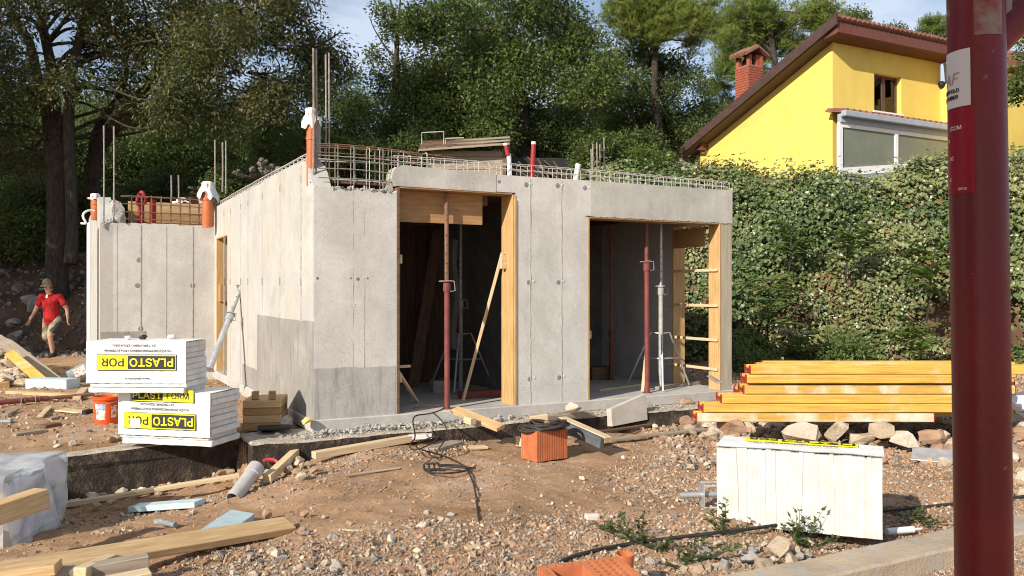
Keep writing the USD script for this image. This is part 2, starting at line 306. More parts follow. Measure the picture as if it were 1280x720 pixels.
M['beam_worn'] = pm('worn_yellow_beam', (0.62, 0.36, 0.09), (0.38, 0.2, 0.05), scale=2.2, stretch=(1.0, 16, 16), bump=0.4, bscale=9, rough=0.8, lo=0.3, hi=0.62, extra=((0.62, 0.54, 0.42), 3.0, 0.42, 0.6))
M['beam_end'] = pm('red_end_cap', (0.34, 0.04, 0.028), (0.25, 0.03, 0.022), scale=8, bump=0.1, rough=0.5)
M['yellow_wall'] = pm('yellow_plaster', (0.76, 0.57, 0.14), (0.70, 0.515, 0.12), scale=1.2, stretch=(2, 2, .7), bump=0.25, bscale=90, dist=0.004, rough=0.9, extra=((0.60, 0.44, 0.12), 1.1, 0.55, 0.85))
M['fascia_d'] = pm('dark_fascia', (0.085, 0.05, 0.045), (0.06, 0.035, 0.03), scale=6, bump=0.05, rough=0.5)
M['fascia_r'] = pm('red_fascia', (0.16, 0.058, 0.042), (0.12, 0.044, 0.033), scale=6, bump=0.1, rough=0.6)
M['tile'] = pm('roof_tile', (0.27, 0.125, 0.085), (0.17, 0.08, 0.06), scale=4, bump=0.3, bscale=60, rough=0.85)
M['brick'] = pm('red_brick', (0.36, 0.105, 0.06), (0.27, 0.08, 0.05), scale=6, bump=0.3, bscale=60, rough=0.9)
M['mortar'] = pm('mortar', (0.36, 0.31, 0.26), (0.28, 0.24, 0.2), scale=14, bump=0.3)
M['white_frame'] = pm('white_frame', (0.8, 0.8, 0.79), (0.74, 0.74, 0.73), scale=6, bump=0.03, rough=0.4)
M['brown_frame'] = pm('brown_frame', (0.12, 0.065, 0.04), (0.09, 0.045, 0.03), scale=9, bump=0.1, rough=0.5)
M['gutter'] = pm('grey_sheet_metal', (0.36, 0.40, 0.45), (0.3, 0.33, 0.37), scale=4, bump=0.08, rough=0.4)
M['bark'] = pm('bark', (0.095, 0.075, 0.058), (0.04, 0.031, 0.025), scale=7, stretch=(3, 3, 0.6), bump=0.9, bscale=16, dist=0.05, rough=0.95)
M['bark_pale'] = pm('pale_bark', (0.27, 0.21, 0.16), (0.14, 0.11, 0.085), scale=7, stretch=(3, 3, 0.6), bump=0.8, bscale=16, dist=0.04, rough=0.95)
M['stone'] = pm('limestone', (0.50, 0.41, 0.30), (0.34, 0.26, 0.175), scale=4, bump=0.7, bscale=22, dist=0.04, rough=0.9, extra=((0.42, 0.24, 0.14), 3.0, 0.55, 0.75))
M['stone_dim'] = pm('slope_limestone', (0.24, 0.21, 0.18), (0.12, 0.10, 0.085), scale=4, bump=0.7, bscale=22, dist=0.04, rough=0.9)  # limestone darkened in colour to carry the tree shade on the slope
M['stone_grey'] = pm('grey_limestone', (0.40, 0.365, 0.32), (0.25, 0.22, 0.19), scale=4, bump=0.7, bscale=22, dist=0.04, rough=0.9)
M['stone_red'] = pm('reddish_stone', (0.42, 0.275, 0.175), (0.28, 0.17, 0.105), scale=5, bump=0.6, bscale=26, dist=0.03, rough=0.9)
M['stone_pale'] = pm('pale_stone', (0.60, 0.51, 0.40), (0.45, 0.36, 0.27), scale=5, bump=0.6, bscale=26, dist=0.03, rough=0.9)
M['cable'] = pm('black_cable', (0.022, 0.021, 0.02), (0.04, 0.037, 0.033), scale=10, bump=0.1, rough=0.55)
M['strap'] = pm('dark_hose', (0.055, 0.042, 0.033), (0.03, 0.024, 0.02), scale=14, bump=0.3, rough=0.6)
M['dust_red'] = pm('pole_red', (0.17, 0.0065, 0.012), (0.12, 0.005, 0.009), scale=5, bump=0.12, bscale=60, rough=0.4, spec=0.45, extra=((0.26, 0.2, 0.18), 34.0, 0.66, 0.72))
M['pole_worn'] = pm('pole_worn', (0.30, 0.27, 0.24), (0.24, 0.012, 0.02), scale=13, bump=0.3, rough=0.6, lo=0.40, hi=0.56)
M['pole_label'] = pm('pole_red_label', (0.30, 0.009, 0.028), (0.27, 0.008, 0.025), scale=5, bump=0.02, rough=0.35)
def pane(name, tint=(0.6, 0.64, 0.58), glossy=(0.9, 0.9, 0.9), base=None):
    return usdkit.material(stage, f'/World/Looks/{name}', {'t': ('transparent_bsdf', {'color': tint}), 'g': ('glossy_bsdf', {'color': glossy, 'roughness': 0.03}), 'f': ('fresnel', {'IOR': 1.5}), 'm': ('mix_closure', {})},
        [('f.fac', 'm.fac'), ('t.BSDF', 'm.closure1'), ('g.BSDF', 'm.closure2')], surface='m.closure')
M['glass'] = pane('window_glass', (0.75, 0.78, 0.76))
M['skin'] = pm('skin', (0.50, 0.29, 0.19), (0.44, 0.25, 0.165), scale=8, bump=0.05, rough=0.55)
M['shirt'] = pm('red_cotton', (0.48, 0.022, 0.025), (0.36, 0.018, 0.02), scale=7, bump=0.5, bscale=18, dist=0.03, rough=0.9)
M['shorts'] = pm('khaki_cotton', (0.40, 0.33, 0.22), (0.28, 0.22, 0.15), scale=7, bump=0.4, bscale=22, dist=0.02, rough=0.9)
M['shorts_dark'] = pm('dark_shorts_panel', (0.07, 0.075, 0.07), (0.045, 0.045, 0.045), scale=9, bump=0.3, rough=0.9)
M['cap'] = pm('grey_brown_cap', (0.23, 0.2, 0.165), (0.17, 0.15, 0.12), scale=12, bump=0.2, rough=0.9)
M['shoe'] = pm('dark_shoe', (0.06, 0.06, 0.062), (0.04, 0.04, 0.04), scale=9, bump=0.2, rough=0.7)
# ------------------------------------------------------------------ the ground and the hill
def inside_site(x, y):                  # how far (m) a point lies behind the front line of the footings, positive = up on the platform
    t, s = loc_of(x, y)
    line = np.where(t < -0.727, 0.218, -0.38)
    d = s - line - 0.15
    return np.where(t > 6.0, -np.maximum(0.3, (t - 6.0)), d)
_ctl = np.array([list(G(*p)) for p in [
    (400, 700, -.30), (640, 700, -.30), (850, 700, -.30), (200, 690, -.44), (60, 650, -.60), (20, 690, -.52), (200, 620, -.62), (90, 628, -.63), (300, 600, -.50), (392, 568, -.31), (450, 556, -.30), (520, 545, -.30),
    (640, 540, -.33), (700, 545, -.33), (850, 532, -.36), (690, 575, -.32), (550, 600, -.31), (800, 600, -.30), (900, 640, -.30), (1000, 670, -.33), (1100, 670, -.34), (1160, 600, -.26), (1260, 600, -.22), (1000, 560, -.24),
    (930, 540, -.28), (1150, 550, -.16), (1250, 540, -.12), (330, 620, -.42), (905, 640, -.22), (960, 650, -.26), (420, 640, -.36), (1000, 500, -.12), (1270, 480, -.05)]] +
    [[0, 0, -.22], [-3, 0, -.25], [3, 0, -.25], [0, 2.5, -.27], [4, 4, -.3], [-4, 4, -.45], [-8, 6, -.55], [8, 8, -.1], [5, 13, -.05], [10, 12, .1], [6, 17, .05], [12, 16, .2], [0, -10, -.2], [-12, 0, -.3], [12, 0, -.2]])
_rbf = RBFInterpolator(_ctl[:, :2], _ctl[:, 2], kernel='thin_plate_spline', smoothing=0.02)
def front_z(x, y):
    q = np.stack([np.clip(x, -12, 14), np.clip(y, -10, 17)], -1).reshape(-1, 2)
    return np.clip(_rbf(q), -0.68, 0.35).reshape(np.shape(x))
def ground_z(x, y, rough=True):
    x, y = np.asarray(x, float), np.asarray(y, float)
    zf = front_z(x, y)
    t, s = loc_of(x, y)
    zb = np.where((t > -0.7) & (t < 6), -0.16, -0.13 - 0.012 * np.clip(-t, 0, 6)) + 0.0 * x
    w = np.clip(inside_site(x, y) / 0.10 + 0.5, 0, 1)
    z = zf * (1 - w) + zb * w
    if rough:
        p = np.stack([x, y, 0 * x], -1)
        z = z + 0.11 * (meshkit.fbm(p * 0.9, 3, 5) - 0.5) + 0.055 * (meshkit.fbm(p * 4.0, 3, 9) - 0.5) + 0.030 * (meshkit.fbm(p * 15, 2, 3) - 0.5)
    return z
def grid_axis(lo, hi, step, far, grow=1.22):
    a = list(np.arange(lo, hi + 1e-6, step)); d = step
    while a[-1] < far: d *= grow; a.append(a[-1] + d)
    d = step; b = []
    x = lo
    while x > -far: d *= grow; x -= d; b.append(x)
    return np.array(b[::-1] + a)
def sheet(xs, ys, zf):
    X, Y = np.meshgrid(xs, ys); Z = zf(X, Y)
    v = np.stack([X, Y, Z], -1).reshape(-1, 3); n = len(xs)
    i = np.arange(len(ys) - 1)[:, None] * n + np.arange(n - 1)[None]
    q = np.stack([i, i + 1, i + n + 1, i + n], -1).reshape(-1, 4)
    return v, np.vstack([q[:, [0, 1, 2]], q[:, [0, 2, 3]]])

M['soil'] = usdkit.material(stage, '/World/Looks/soil', {
    'geo': ('geometry', {}), 'n': ('noise_texture', {'scale': 0.9, 'detail': 8.0, 'roughness': 0.66}),
    'r': ('rgb_ramp', {'ramp': [(0.30, (0.26, 0.155, 0.078)), (0.48, (0.40, 0.242, 0.135)), (0.62, (0.475, 0.31, 0.19)), (0.8, (0.45, 0.345, 0.25))]}),
    'n2': ('noise_texture', {'scale': 26.0, 'detail': 6.0, 'roughness': 0.75}), 'r2': ('rgb_ramp', {'ramp': [(0.3, (0.62, 0.60, 0.58)), (0.55, (1, 1, 1)), (0.72, (1.22, 1.24, 1.26))]}), 'm': ('mix', {'mix_type': 'multiply', 'fac': 0.9}),
    'v': ('voronoi_texture', {'scale': 42.0}), 'vr': ('rgb_ramp', {'ramp': [(0.0, (0.58, 0.55, 0.52)), (0.35, (0.36, 0.33, 0.31)), (0.45, (0.3, 0.3, 0.3))]}), 'vf': ('rgb_ramp', {'ramp': [(0.25, (1, 1, 1)), (0.4, (0, 0, 0))]}),
    'mask': ('noise_texture', {'scale': 2.2, 'detail': 3.0}), 'mr': ('rgb_ramp', {'ramp': [(0.45, (0, 0, 0)), (0.62, (0.55, 0.55, 0.55))]}), 'mm': ('math', {'math_type': 'multiply'}), 'm2': ('mix', {}),
    'ms': ('musgrave', {}) if False else ('noise_texture', {'scale': 70.0, 'detail': 4.0, 'roughness': 0.7}),
    'ad': ('math', {'math_type': 'add'}), 'bp': ('bump', {'strength': 0.7, 'distance': 0.02}), 'p': ('principled_bsdf', {'roughness': 0.95, 'specular_ior_level': 0.1})},
    [('geo.position', 'n.vector'), ('n.fac', 'r.fac'), ('geo.position', 'n2.vector'), ('n2.fac', 'r2.fac'), ('r.color', 'm.color1'), ('r2.color', 'm.color2'), ('geo.position', 'v.vector'), ('v.distance', 'vr.fac'), ('v.distance', 'vf.fac'),
     ('geo.position', 'mask.vector'), ('mask.fac', 'mr.fac'), ('mr.color', 'mm.value1'), ('vf.color', 'mm.value2'), ('mm.value', 'm2.fac'), ('m.color', 'm2.color1'), ('vr.color', 'm2.color2'),
     ('m2.color', 'p.base_color'), ('geo.position', 'ms.vector'), ('ms.fac', 'ad.value1'), ('n2.fac', 'ad.value2'), ('ad.value', 'bp.height'), ('bp.normal', 'p.normal')], surface='p.BSDF')
M['earth_red'] = pm('red_earth', (0.34, 0.175, 0.095), (0.17, 0.085, 0.05), scale=1.6, bump=0.9, bscale=18, dist=0.06, rough=0.95, extra=((0.36, 0.31, 0.26), 5.0, 0.55, 0.7))
M['earth_dark'] = pm('woodland_soil', (0.20, 0.115, 0.068), (0.075, 0.05, 0.033), scale=1.2, bump=0.9, bscale=14, dist=0.08, rough=0.95)

xs = grid_axis(-7.5, 8.0, 0.045, 420); ys = grid_axis(4.2, 12.5, 0.045, 420)
xs = np.unique(np.r_[xs, np.arange(-14, 14, 0.35)]); ys = np.unique(np.r_[ys, np.arange(-6, 30, 0.3)])
struct('ground', sheet(xs, ys, ground_z), M['soil'], smooth=True)

def bank_base(x): return np.where(x > 2.5, 17.6 - (x - 2.5) * 0.30, 17.6 + (2.5 - x) * 0.25)
def hill_z(x, y):
    x, y = np.asarray(x, float), np.asarray(y, float)
    p = np.stack([x, y, 0 * x], -1)
    d = y - bank_base(np.clip(x, -30, 16))
    right = np.clip(d / 1.7, 0, 1); right = (3.45 - 0.25 * np.exp(-((x - 7.2) / 1.4) ** 2)) * (right * right * (3 - 2 * right)) + 0.09 * np.clip(d - 1.7, 0, 60)
    d2 = y - (20.6 - 0.12 * np.clip(x + 8, -20, 6))
    left = np.clip(d2 / 4.8, 0, 1); left = 3.3 * (left ** 0.85) + 0.16 * np.clip(d2 - 4.8, 0, 40)
    w = np.clip((x + 4.5) / 3.0, 0, 1)
    z = left * (1 - w) + right * w
    up = np.clip(z / 1.0, 0, 1)
    return z - 0.35 * (1 - up) + up * (0.5 * (meshkit.fbm(p * 0.45, 3, 21) - 0.5) + 0.35 * (meshkit.fbm(p * 1.7, 3, 22) - 0.5))
hx = grid_axis(-16, 18, 0.22, 420, 1.25); hy = np.r_[np.arange(13.5, 32, 0.22), 32 + np.cumsum(0.3 * 1.2 ** np.arange(30))]
struct('hillside', sheet(hx, hy, hill_z), M['earth_dark'], smooth=True)

# ------------------------------------------------------------------ the unfinished concrete house
H = thing('unfinished_house', 'unfinished grey concrete house shell with two door openings and rebar along its wall tops', 'building', (C0[0], C0[1], 0), Rz(BANG))
def tpx(px, s=0.0):                      # building t of a photo column on the plane s
    k = (px - 640) / F; ox, oy = C0 + s * VX
    return (k * oy - ox) / (UX[0] - k * UX[1])
def spx(px, t=0.0):
    k = (px - 640) / F; ox, oy = C0 + t * UX
    return (k * oy - ox) / (VX[0] - k * VX[1])
def zpx(py, t, s=0.0): return EYE - (py - HY) / F * L(t, s)[1]
rs = np.random.RandomState(4)
def jag(a, b, z, amp, n, rs=rs): return [(x, z + amp * (rs.rand() - 0.5)) for x in np.linspace(a, b, n)]
# slab and footings
part(H, 'floor_slab', box(-0.03, 5.97, -0.035, 6.6, -0.135, 0.0, 0.01), M['floor'])
ft = fine(box(-0.727, 6.08, -0.38, 0.3, -0.95, -0.135, 0.02), 0.09)
ft[0][:, 2] += np.where(ft[0][:, 2] > -0.2, 0.035 * (meshkit.fbm(ft[0] * 7, 3, 2) - 0.6), 0); ft[0][:, 1] += 0.03 * (meshkit.fbm(ft[0] * 5, 2, 7) - 0.5)
M['footing'] = usdkit.material(stage, '/World/Looks/footing', {
    'geo': ('geometry', {}), 'sx': ('separate_xyz', {}), 'r': ('rgb_ramp', {'ramp': [(0.45, (0, 0, 0)), (0.65, (1, 1, 1))]}),
    'mp': ('mapping', {'scale': (1, 1, 0.7)}), 'n': ('noise_texture', {'scale': 7.0, 'detail': 10.0, 'roughness': 0.78}), 'nr': ('rgb_ramp', {'ramp': [(0.35, (0.022, 0.018, 0.015)), (0.52, (0.05, 0.038, 0.029)), (0.62, (0.13, 0.095, 0.065)), (0.75, (0.26, 0.2, 0.14))]}),
    'c': ('noise_texture', {'scale': 12.0, 'detail': 7.0}), 'cr': ('rgb_ramp', {'ramp': [(0.3, (0.30, 0.25, 0.19)), (0.65, (0.46, 0.40, 0.32))]}), 'm': ('mix', {}),
    'bp': ('bump', {'strength': 0.7, 'distance': 0.02}), 'b': ('noise_texture', {'scale': 45.0, 'detail': 5.0}), 'p': ('principled_bsdf', {'roughness': 0.85, 'specular_ior_level': 0.2})},
    [('geo.true_normal', 'sx.vector'), ('sx.z', 'r.fac'), ('geo.position', 'mp.vector'), ('mp.vector', 'n.vector'), ('n.fac', 'nr.fac'), ('geo.position', 'c.vector'), ('c.fac', 'cr.fac'), ('r.color', 'm.fac'), ('nr.color', 'm.color1'), ('cr.color', 'm.color2'),
     ('geo.position', 'b.vector'), ('b.fac', 'bp.height'), ('bp.normal', 'p.normal'), ('m.color', 'p.base_color')], surface='p.BSDF')
part(H, 'footing', ft, M['footing'])
fv, ff = fine(box(-7.5, -0.70, 0.218, 0.56, -1.1, -0.13, 0.015), 0.12)
fv[:, 2] = np.where(fv[:, 2] > -0.3, fv[:, 2] + 0.045 * (fv[:, 0] + 0.7) + 0.03 * (meshkit.fbm(fv * 6, 3, 8) - 0.5), fv[:, 2])
part(H, 'footing', (fv, ff), M['footing'], label='low black coated footing strip running left of the house')
# front walls (bottoms sunk a little so nothing lies flush with the slab)
TA, T1, T2, T3, T4, T5 = 0.945, 2.477, 3.505, 5.72, 5.93, 5.73
M['pillar'] = pm('board_marked_pillar', (.47, .40, .30), (.33, .28, .21), scale=3, stretch=(10, 10, .8), bump=.3, bscale=12)
top_a = jag(0.005, TA, 2.50, 0.05, 20)
part(H, 'front_wall', extr([(0.005, -0.02)] + [(TA, -0.02)] + top_a[::-1], -0.003, 0.2), M['conc'], label='left front wall with a ragged unfinished top')
part(H, 'front_wall', extr([(T1, -0.02), (T2, -0.02), (T2, 2.345), (3.55, 2.345), (3.55, 2.795), (2.2, 2.785), (2.2, 2.58), (T1, 2.58)], 0.0, 0.2), M['conc'], label='smooth front wall between the two door openings')
part(H, 'pillar', box(T3, T4, 0.002, 0.21, -0.02, 2.345, 0.006), M['pillar'])
lv = extr([(0.93, 2.575), (2.205, 2.57), (2.205, 2.795), (1.2, 2.81), (1.02, 2.81), (0.94, 2.79), (0.90, 2.74), (0.885, 2.66)], -0.006, 0.2)
part(H, 'lintel', lv, M['conc_lintel'])
low = jag(3.47, 5.93, 2.335, 0.016, 60)
part(H, 'lintel', extr(low + [(5.93, 2.80), (3.555, 2.795), (3.555, 2.36), (3.47, 2.355)], -0.008, 0.2), M['conc_lintel'])
part(H, 'front_wall', extr([(0.2, 2.46), (0.945, 2.46), (0.945, 2.6), (0.9, 2.62), (0.85, 2.54), (0.2, 2.52)], 0.12, 0.2), M['rubble'], label='ragged concrete behind the broken wall top')
# side wall with the door opening, cast higher than the front
sd = [(0.0, -0.1), (0.0, 2.50), (0.03, 2.53), (0.09, 2.60), (0.17, 2.70), (0.28, 2.79), (0.42, 2.85)] + jag(0.5, 6.55, 2.855, 0.012, 30) + [(6.7, 2.855), (6.7, -0.2), (6.42, -0.2), (6.42, 2.31), (5.32, 2.31), (5.32, -0.2)]
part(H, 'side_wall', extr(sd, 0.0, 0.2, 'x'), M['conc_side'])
part(H, 'side_wall', box(T4 - 0.2, T4, 1.05, 6.6, -0.02, 2.79, 0.006), M['conc'], label='right side wall behind the narrow window opening')
part(H, 'lintel', box(T4 - 0.2, T4 - 0.001, 0.19, 1.05, 2.345, 2.79, 0.006), M['conc'])
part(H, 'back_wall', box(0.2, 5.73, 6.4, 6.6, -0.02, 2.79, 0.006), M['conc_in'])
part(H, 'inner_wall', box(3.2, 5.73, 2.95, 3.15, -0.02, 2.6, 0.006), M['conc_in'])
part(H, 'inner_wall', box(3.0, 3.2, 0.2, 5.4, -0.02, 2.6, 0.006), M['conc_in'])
# rendered patches
def patch(axis, a0, a1, z0, z1, seed):
    r = np.random.RandomState(seed)
    top = [(x, z1 + 0.02 * (r.rand() - 0.5)) for x in np.linspace(a0, a1, 12)]
    return extr([(a0, z0), (a1, z0)] + top[::-1], -0.007, 0.05, axis)
part(H, 'render_patch', patch('x', 0.004, 2.92, -0.08, 1.06, 1), M['render'])
part(H, 'render_patch', patch('x', 2.92, 3.98, -0.08, 0.30, 2), M['render'])
part(H, 'render_patch', patch('y', 0.004, 0.93, -0.015, 0.55, 3), M['render_light'])
# formwork seams, tie holes
def vseam(px, y0, y1, w=0.012, m='seam', proud=0.004):
    t = tpx(px); q = fine(box(t - w / 2, t + w / 2, -proud, 0.02, max(-0.01, zpx(y1, t)), zpx(y0, t), 0.002), .09); q[0][:, 0] += .012 * (meshkit.noise(q[0] * 9 + px) - .5); q[0][:, 1] += .006 * (meshkit.noise(q[0] * 6 + px) - .45) * (q[0][:, 1] < 0); part(H, 'formwork_seam', q, M[m])
for px, y0, y1 in ((441.5, 232, 459), (455.5, 232, 459), (663, 224, 505), (702, 226, 503)): vseam(px, y0, y1)
t0_, t1_ = tpx(442), tpx(455); part(H, 'formwork_seam', box(t0_, t1_, -0.002, 0.02, 0.56, 2.47, 0.001), M['seam'])
def disc(t, z, r, s=0.0, proud=0.003, n=14):
    v, f = lathe([(0.0, 0.0), (r * 0.55, 0.0), (r, 0.004), (r, 0.02)], n); v = v @ np.array([[1, 0, 0], [0, 0, 1], [0, 1, 0]]).T
    v[:, 1] -= proud; return v + [t, s, z], f
for px, py, r in ((397, 348, .028), (439, 348, .022), (447.5, 349, .036), (459.5, 348, .022), (661, 353, .034), (698, 353, .034), (662, 474, .034), (699, 472, .034), (624, 227, .026), (658, 231, .036), (697, 232, .036), (731, 235, .036)):
    t = tpx(px); part(H, 'tie_hole', disc(t, zpx(py, t), r), M['dark_spot'])
    if r > .03: part(H, 'tie_plug', disc(t + 0.07, zpx(py, t) + 0.015, 0.017, proud=0.006), M['conc'])
for px, w, m in ((280, .02, 'seam'), (288, .02, 'seam'), (301, .02, 'seam'), (310, .02, 'seam'), (328, .018, 'seam'), (350, .018, 'seam'), (376.5, .07, 'seam')):
    s = spx(px); part(H, 'formwork_seam', box(-0.004, 0.02, s - w / 2, s + w / 2, 1.06 if s < 2.9 else 0.0, 2.80, 0.002), M[m])
    for py in (352.0,):
        z = zpx(py, 0, s); part(H, 'tie_hole', box(-0.007, 0.02, s - 0.02, s + 0.02, z - 0.05, z + 0.05, 0.004), M['dark_spot'])
    part(H, 'tie_hole', box(-0.007, 0.02, s - 0.015, s + 0.015, 2.62, 2.70, 0.004), M['dark_spot'])
# door linings of the left-in formwork
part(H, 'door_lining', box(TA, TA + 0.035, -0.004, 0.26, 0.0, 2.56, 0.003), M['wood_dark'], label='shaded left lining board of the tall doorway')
part(H, 'door_lining', box(T1 - 0.05, T1, -0.006, 0.29, 0.0, 2.555, 0.003), M['wood_v'], label='sunlit upright timber on the right of the tall doorway')
part(H, 'door_lining', box(T1 - 0.028, T1 - 0.001, -0.016, -0.006, 0.0, 2.5, 0.002), M['wood_v'])
part(H, 'header_board', box(TA + 0.035, T1 - 0.05, 0.0, 0.26, 2.555, 2.572, 0.002), M['ply'])
part(H, 'formwork_panel', box(1.0, 2.12, 0.20, 0.225, 2.19, 2.553, 0.002), M['ply'], label='plywood panel hanging under the lintel of the tall doorway')
part(H, 'door_lining', box(T2, T2 + 0.035, -0.004, 0.26, 0.0, 2.33, 0.003), M['wood_v'])
part(H, 'header_board', box(T2 + 0.035, T3 - 0.02, 0.0, 0.26, 2.315, 2.334, 0.002), M['ply'])
part(H, 'door_lining', box(T3 - 0.022, T3, -0.004, 0.225, 0.0, 2.33, 0.003), M['wood_v'], label='sunlit plank lining on the right pillar')
part(H, 'window_lining', box(T5 - 0.02, T4, 1.02, 1.05, 0.0, 2.33, 0.003), M['wood_v'])
part(H, 'window_lining', box(T5, T4, 0.212, 0.232, 0.0, 2.33, 0.003), M['wood_v'])
for z in (1.66, 1.16, 0.68, 0.27):
    part(H, 'window_batten', box(T5 - 0.06, T5 - 0.033, 0.02, 1.08, z, z + 0.04, 0.003), M['wood_pale'])
part(H, 'window_batten', box(T5 - 0.04, T5 - 0.022, 0.3, 1.0, 2.02, 2.30, 0.003), M['ply'], label='plywood offcut at the head of the side window')
part(H, 'door_lining', box(-0.004, 0.22, 6.36, 6.40, 0.0, 2.29, 0.003), M['wood_v'], label='lining board of the side doorway')
part(H, 'header_board', box(-0.004, 0.22, 5.34, 6.38, 2.285, 2.308, 0.003), M['wood_v'])
part(H, 'door_lining', box(0.03, 0.22, 6.2, 6.36, 1.2, 1.5, 0.003), M['ply'])
for z in (0.35, 1.7):
    part(H, 'timber_spacer', box(TA + 0.03, TA + 0.075, 0.02, 0.07, z, z + 0.1, 0.003), M['wood_pale'])
part(H, 'timber_spacer', box(T1 - 0.12, T1 - 0.05, 0.15, 0.2, 1.66, 1.83, 0.003), M['wood_pale'])
part(H, 'timber_spacer', box(T2 + 0.035, T2 + 0.08, 0.02, 0.07, 0.78, 0.88, 0.003), M['wood_pale'])
# ceiling formwork: boards on joists
for i in range(26):
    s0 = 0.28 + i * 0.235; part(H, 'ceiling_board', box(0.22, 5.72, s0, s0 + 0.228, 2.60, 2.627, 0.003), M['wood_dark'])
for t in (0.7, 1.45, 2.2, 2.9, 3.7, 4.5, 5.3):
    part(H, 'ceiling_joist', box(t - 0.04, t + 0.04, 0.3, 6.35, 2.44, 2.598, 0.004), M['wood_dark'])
# annex
part(H, 'annex_wall', extr([(-1.62, -0.3), (0.0, -0.3), (0.0, 2.53)] + jag(-1.62, -0.02, 2.53, 0.025, 24)[::-1], 6.6, 6.8), M['conc'], label='lower annex wall facing the site left of the house')
aw = [(6.6, -0.3), (6.6, 2.50), (6.66, 2.58), (6.78, 2.72), (6.95, 2.86), (7.15, 2.95)] + jag(7.4, 12.5, 3.02, 0.02, 12) + [(12.6, 3.03), (12.6, -0.3)]
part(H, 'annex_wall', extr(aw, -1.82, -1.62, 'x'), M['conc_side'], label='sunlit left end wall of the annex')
rg = fine(extr([(-1.62, 2.4), (-1.40, 2.4), (-1.42, 2.62), (-1.46, 2.78), (-1.52, 2.88), (-1.62, 2.93)], 6.72, 7.25), .05); rg[0][:] += .09 * (meshkit.fbm(rg[0] * 6.5, 3, 3)[:, None] - .5); part(H, 'annex_wall', rg, M['rubble'], label='broken rough concrete corner of the annex')
part(H, 'annex_wall', box(-1.62, 5.73, 12.4, 12.6, -0.3, 2.4, 0.006), M['conc'], label='rear annex wall')
def apx(px, py):                        # on the annex wall
    t = tpx(px, 6.6); return t, EYE - (py - HY) / F * L(t, 6.6)[1]
for px in (176, 241):
    t, z = apx(px, 285); part(H, 'formwork_seam', box(t - 0.01, t + 0.01, 6.594, 6.62, 0.3, 2.5, 0.002), M['seam'])
for px in (146, 208):
    t, z = apx(px, 285); part(H, 'formwork_seam', box(t - 0.005, t + 0.005, 6.5965, 6.62, 0.3, 2.5, 0.001), M['seam'])
for px, py in ((174, 325), (172, 357), (241, 357), (176, 411)):
    t, z = apx(px, py); part(H, 'tie_hole', disc(t, z, 0.05, 6.6), M['dark_spot'])
t, z = apx(123, 415); t2, z2 = apx(182, 424); part(H, 'render_patch', box(t + 0.03, t2, 6.592, 6.62, z2 - 0.6, z, 0.002), M['render'])
part(H, 'annex_panel', box(-1.99, -1.95, 7.0, 7.6, -0.3, 2.55, 0.006), M['white_frame'], label='thin pale panel beside the annex end wall')
for i, z in enumerate((2.42, 2.61, 2.80)):
    part(H, 'annex_formwork_board', box(-1.34, 0.0, 7.42, 7.45, z, z + 0.18, 0.003), M['ply' if i % 2 else 'wood'])
# ---- reinforcement
def stirrup(t, z0, z1, s0, s1, r=0.005, plane='s'):
    c = 0.03
    q = [(s0, z0), (s0, z1 - c), (s0 + c * .3, z1 - c * .3), (s0 + c, z1), (s1 - c, z1), (s1 - c * .3, z1 - c * .3), (s1, z1 - c), (s1, z0)]
    return tube([(t, a, z) if plane == 's' else (a, t, z) for a, z in q], r, 5)
def bar(name, a, b, r, m, sag=0.0, n=2):
    p = np.linspace(a, b, max(n, 2)); 
    if n > 2: p[:, 2] += sag * np.sin(np.linspace(0, PI, n)) + 0.008 * (rs.rand(n) - 0.5)
    return part(H, name, tube(p, r, 6), M[m])
for i, t in enumerate(np.arange(0.98, 5.92, 0.145)):
    t += 0.02 * (rs.rand() - 0.5)
    part(H, 'stirrup', stirrup(t, 2.7, 2.935 + 0.02 * (rs.rand() - 0.5), 0.045, 0.155, 0.0042), M['rebar_pale'])
for s, z in ((0.05, 2.925), (0.15, 2.925), (0.05, 2.86), (0.15, 2.86)): bar('long_bar', (0.92, s, z), (5.9, s, z), 0.0052, 'rebar_pale', 0.012, 16)
for t in (0.28, 0.46, 0.64, 0.80, 0.9):
    part(H, 'stirrup', stirrup(t, 2.36, 3.0, 0.045, 0.155, 0.0052), M['rebar' if t != 0.64 else 'rebar_pale'])
for s, z, m in ((0.05, 2.99, 'rust'), (0.15, 2.985, 'rust'), (0.04, 2.62, 'rebar'), (0.04, 2.72, 'rebar'), (0.16, 2.62, 'rebar_pale'), (0.16, 2.84, 'rebar_pale'), (0.04, 2.86, 'rebar'), (0.1, 2.9, 'rust')):
    bar('long_bar', (0.06, s, z), (1.15 + 0.2 * rs.rand(), s, z - 0.02), 0.0065, m, 0.02, 6)
# loose ring-beam cages seen behind the broken corner
for k, s in enumerate((0.7,)):
    for z in (2.9, 3.06): bar('long_bar', (0.2, s, z), (1.9, s - 0.2, z - 0.03), 0.0065, 'rebar_pale' if z < 3 else 'rust', 0.02, 5)
    for t in np.arange(0.3, 1.8, 0.3): part(H, 'stirrup', stirrup(t, 2.64, 3.06, s - 0.25, s - 0.08 - 0.05 * k, 0.005), M['rebar_pale'])
for i, s in enumerate(np.arange(0.5, 6.65, 0.2)):
    part(H, 'stirrup', stirrup(s, 2.78, 2.945, 0.05, 0.15, 0.005, 't'), M['rebar_pale'])
for a, z in ((0.055, 2.94), (0.145, 2.94), (0.055, 2.885)): bar('long_bar', (a, 0.25, z), (a, 6.66, z), 0.007, 'rebar_pale', 0.012, 14)
for i, t in enumerate(np.arange(-1.33, 0.0, 0.155)):
    part(H, 'stirrup', stirrup(t, 2.45, 3.0 + 0.02 * rs.rand(), 6.64, 6.76, 0.008), M['rust'])
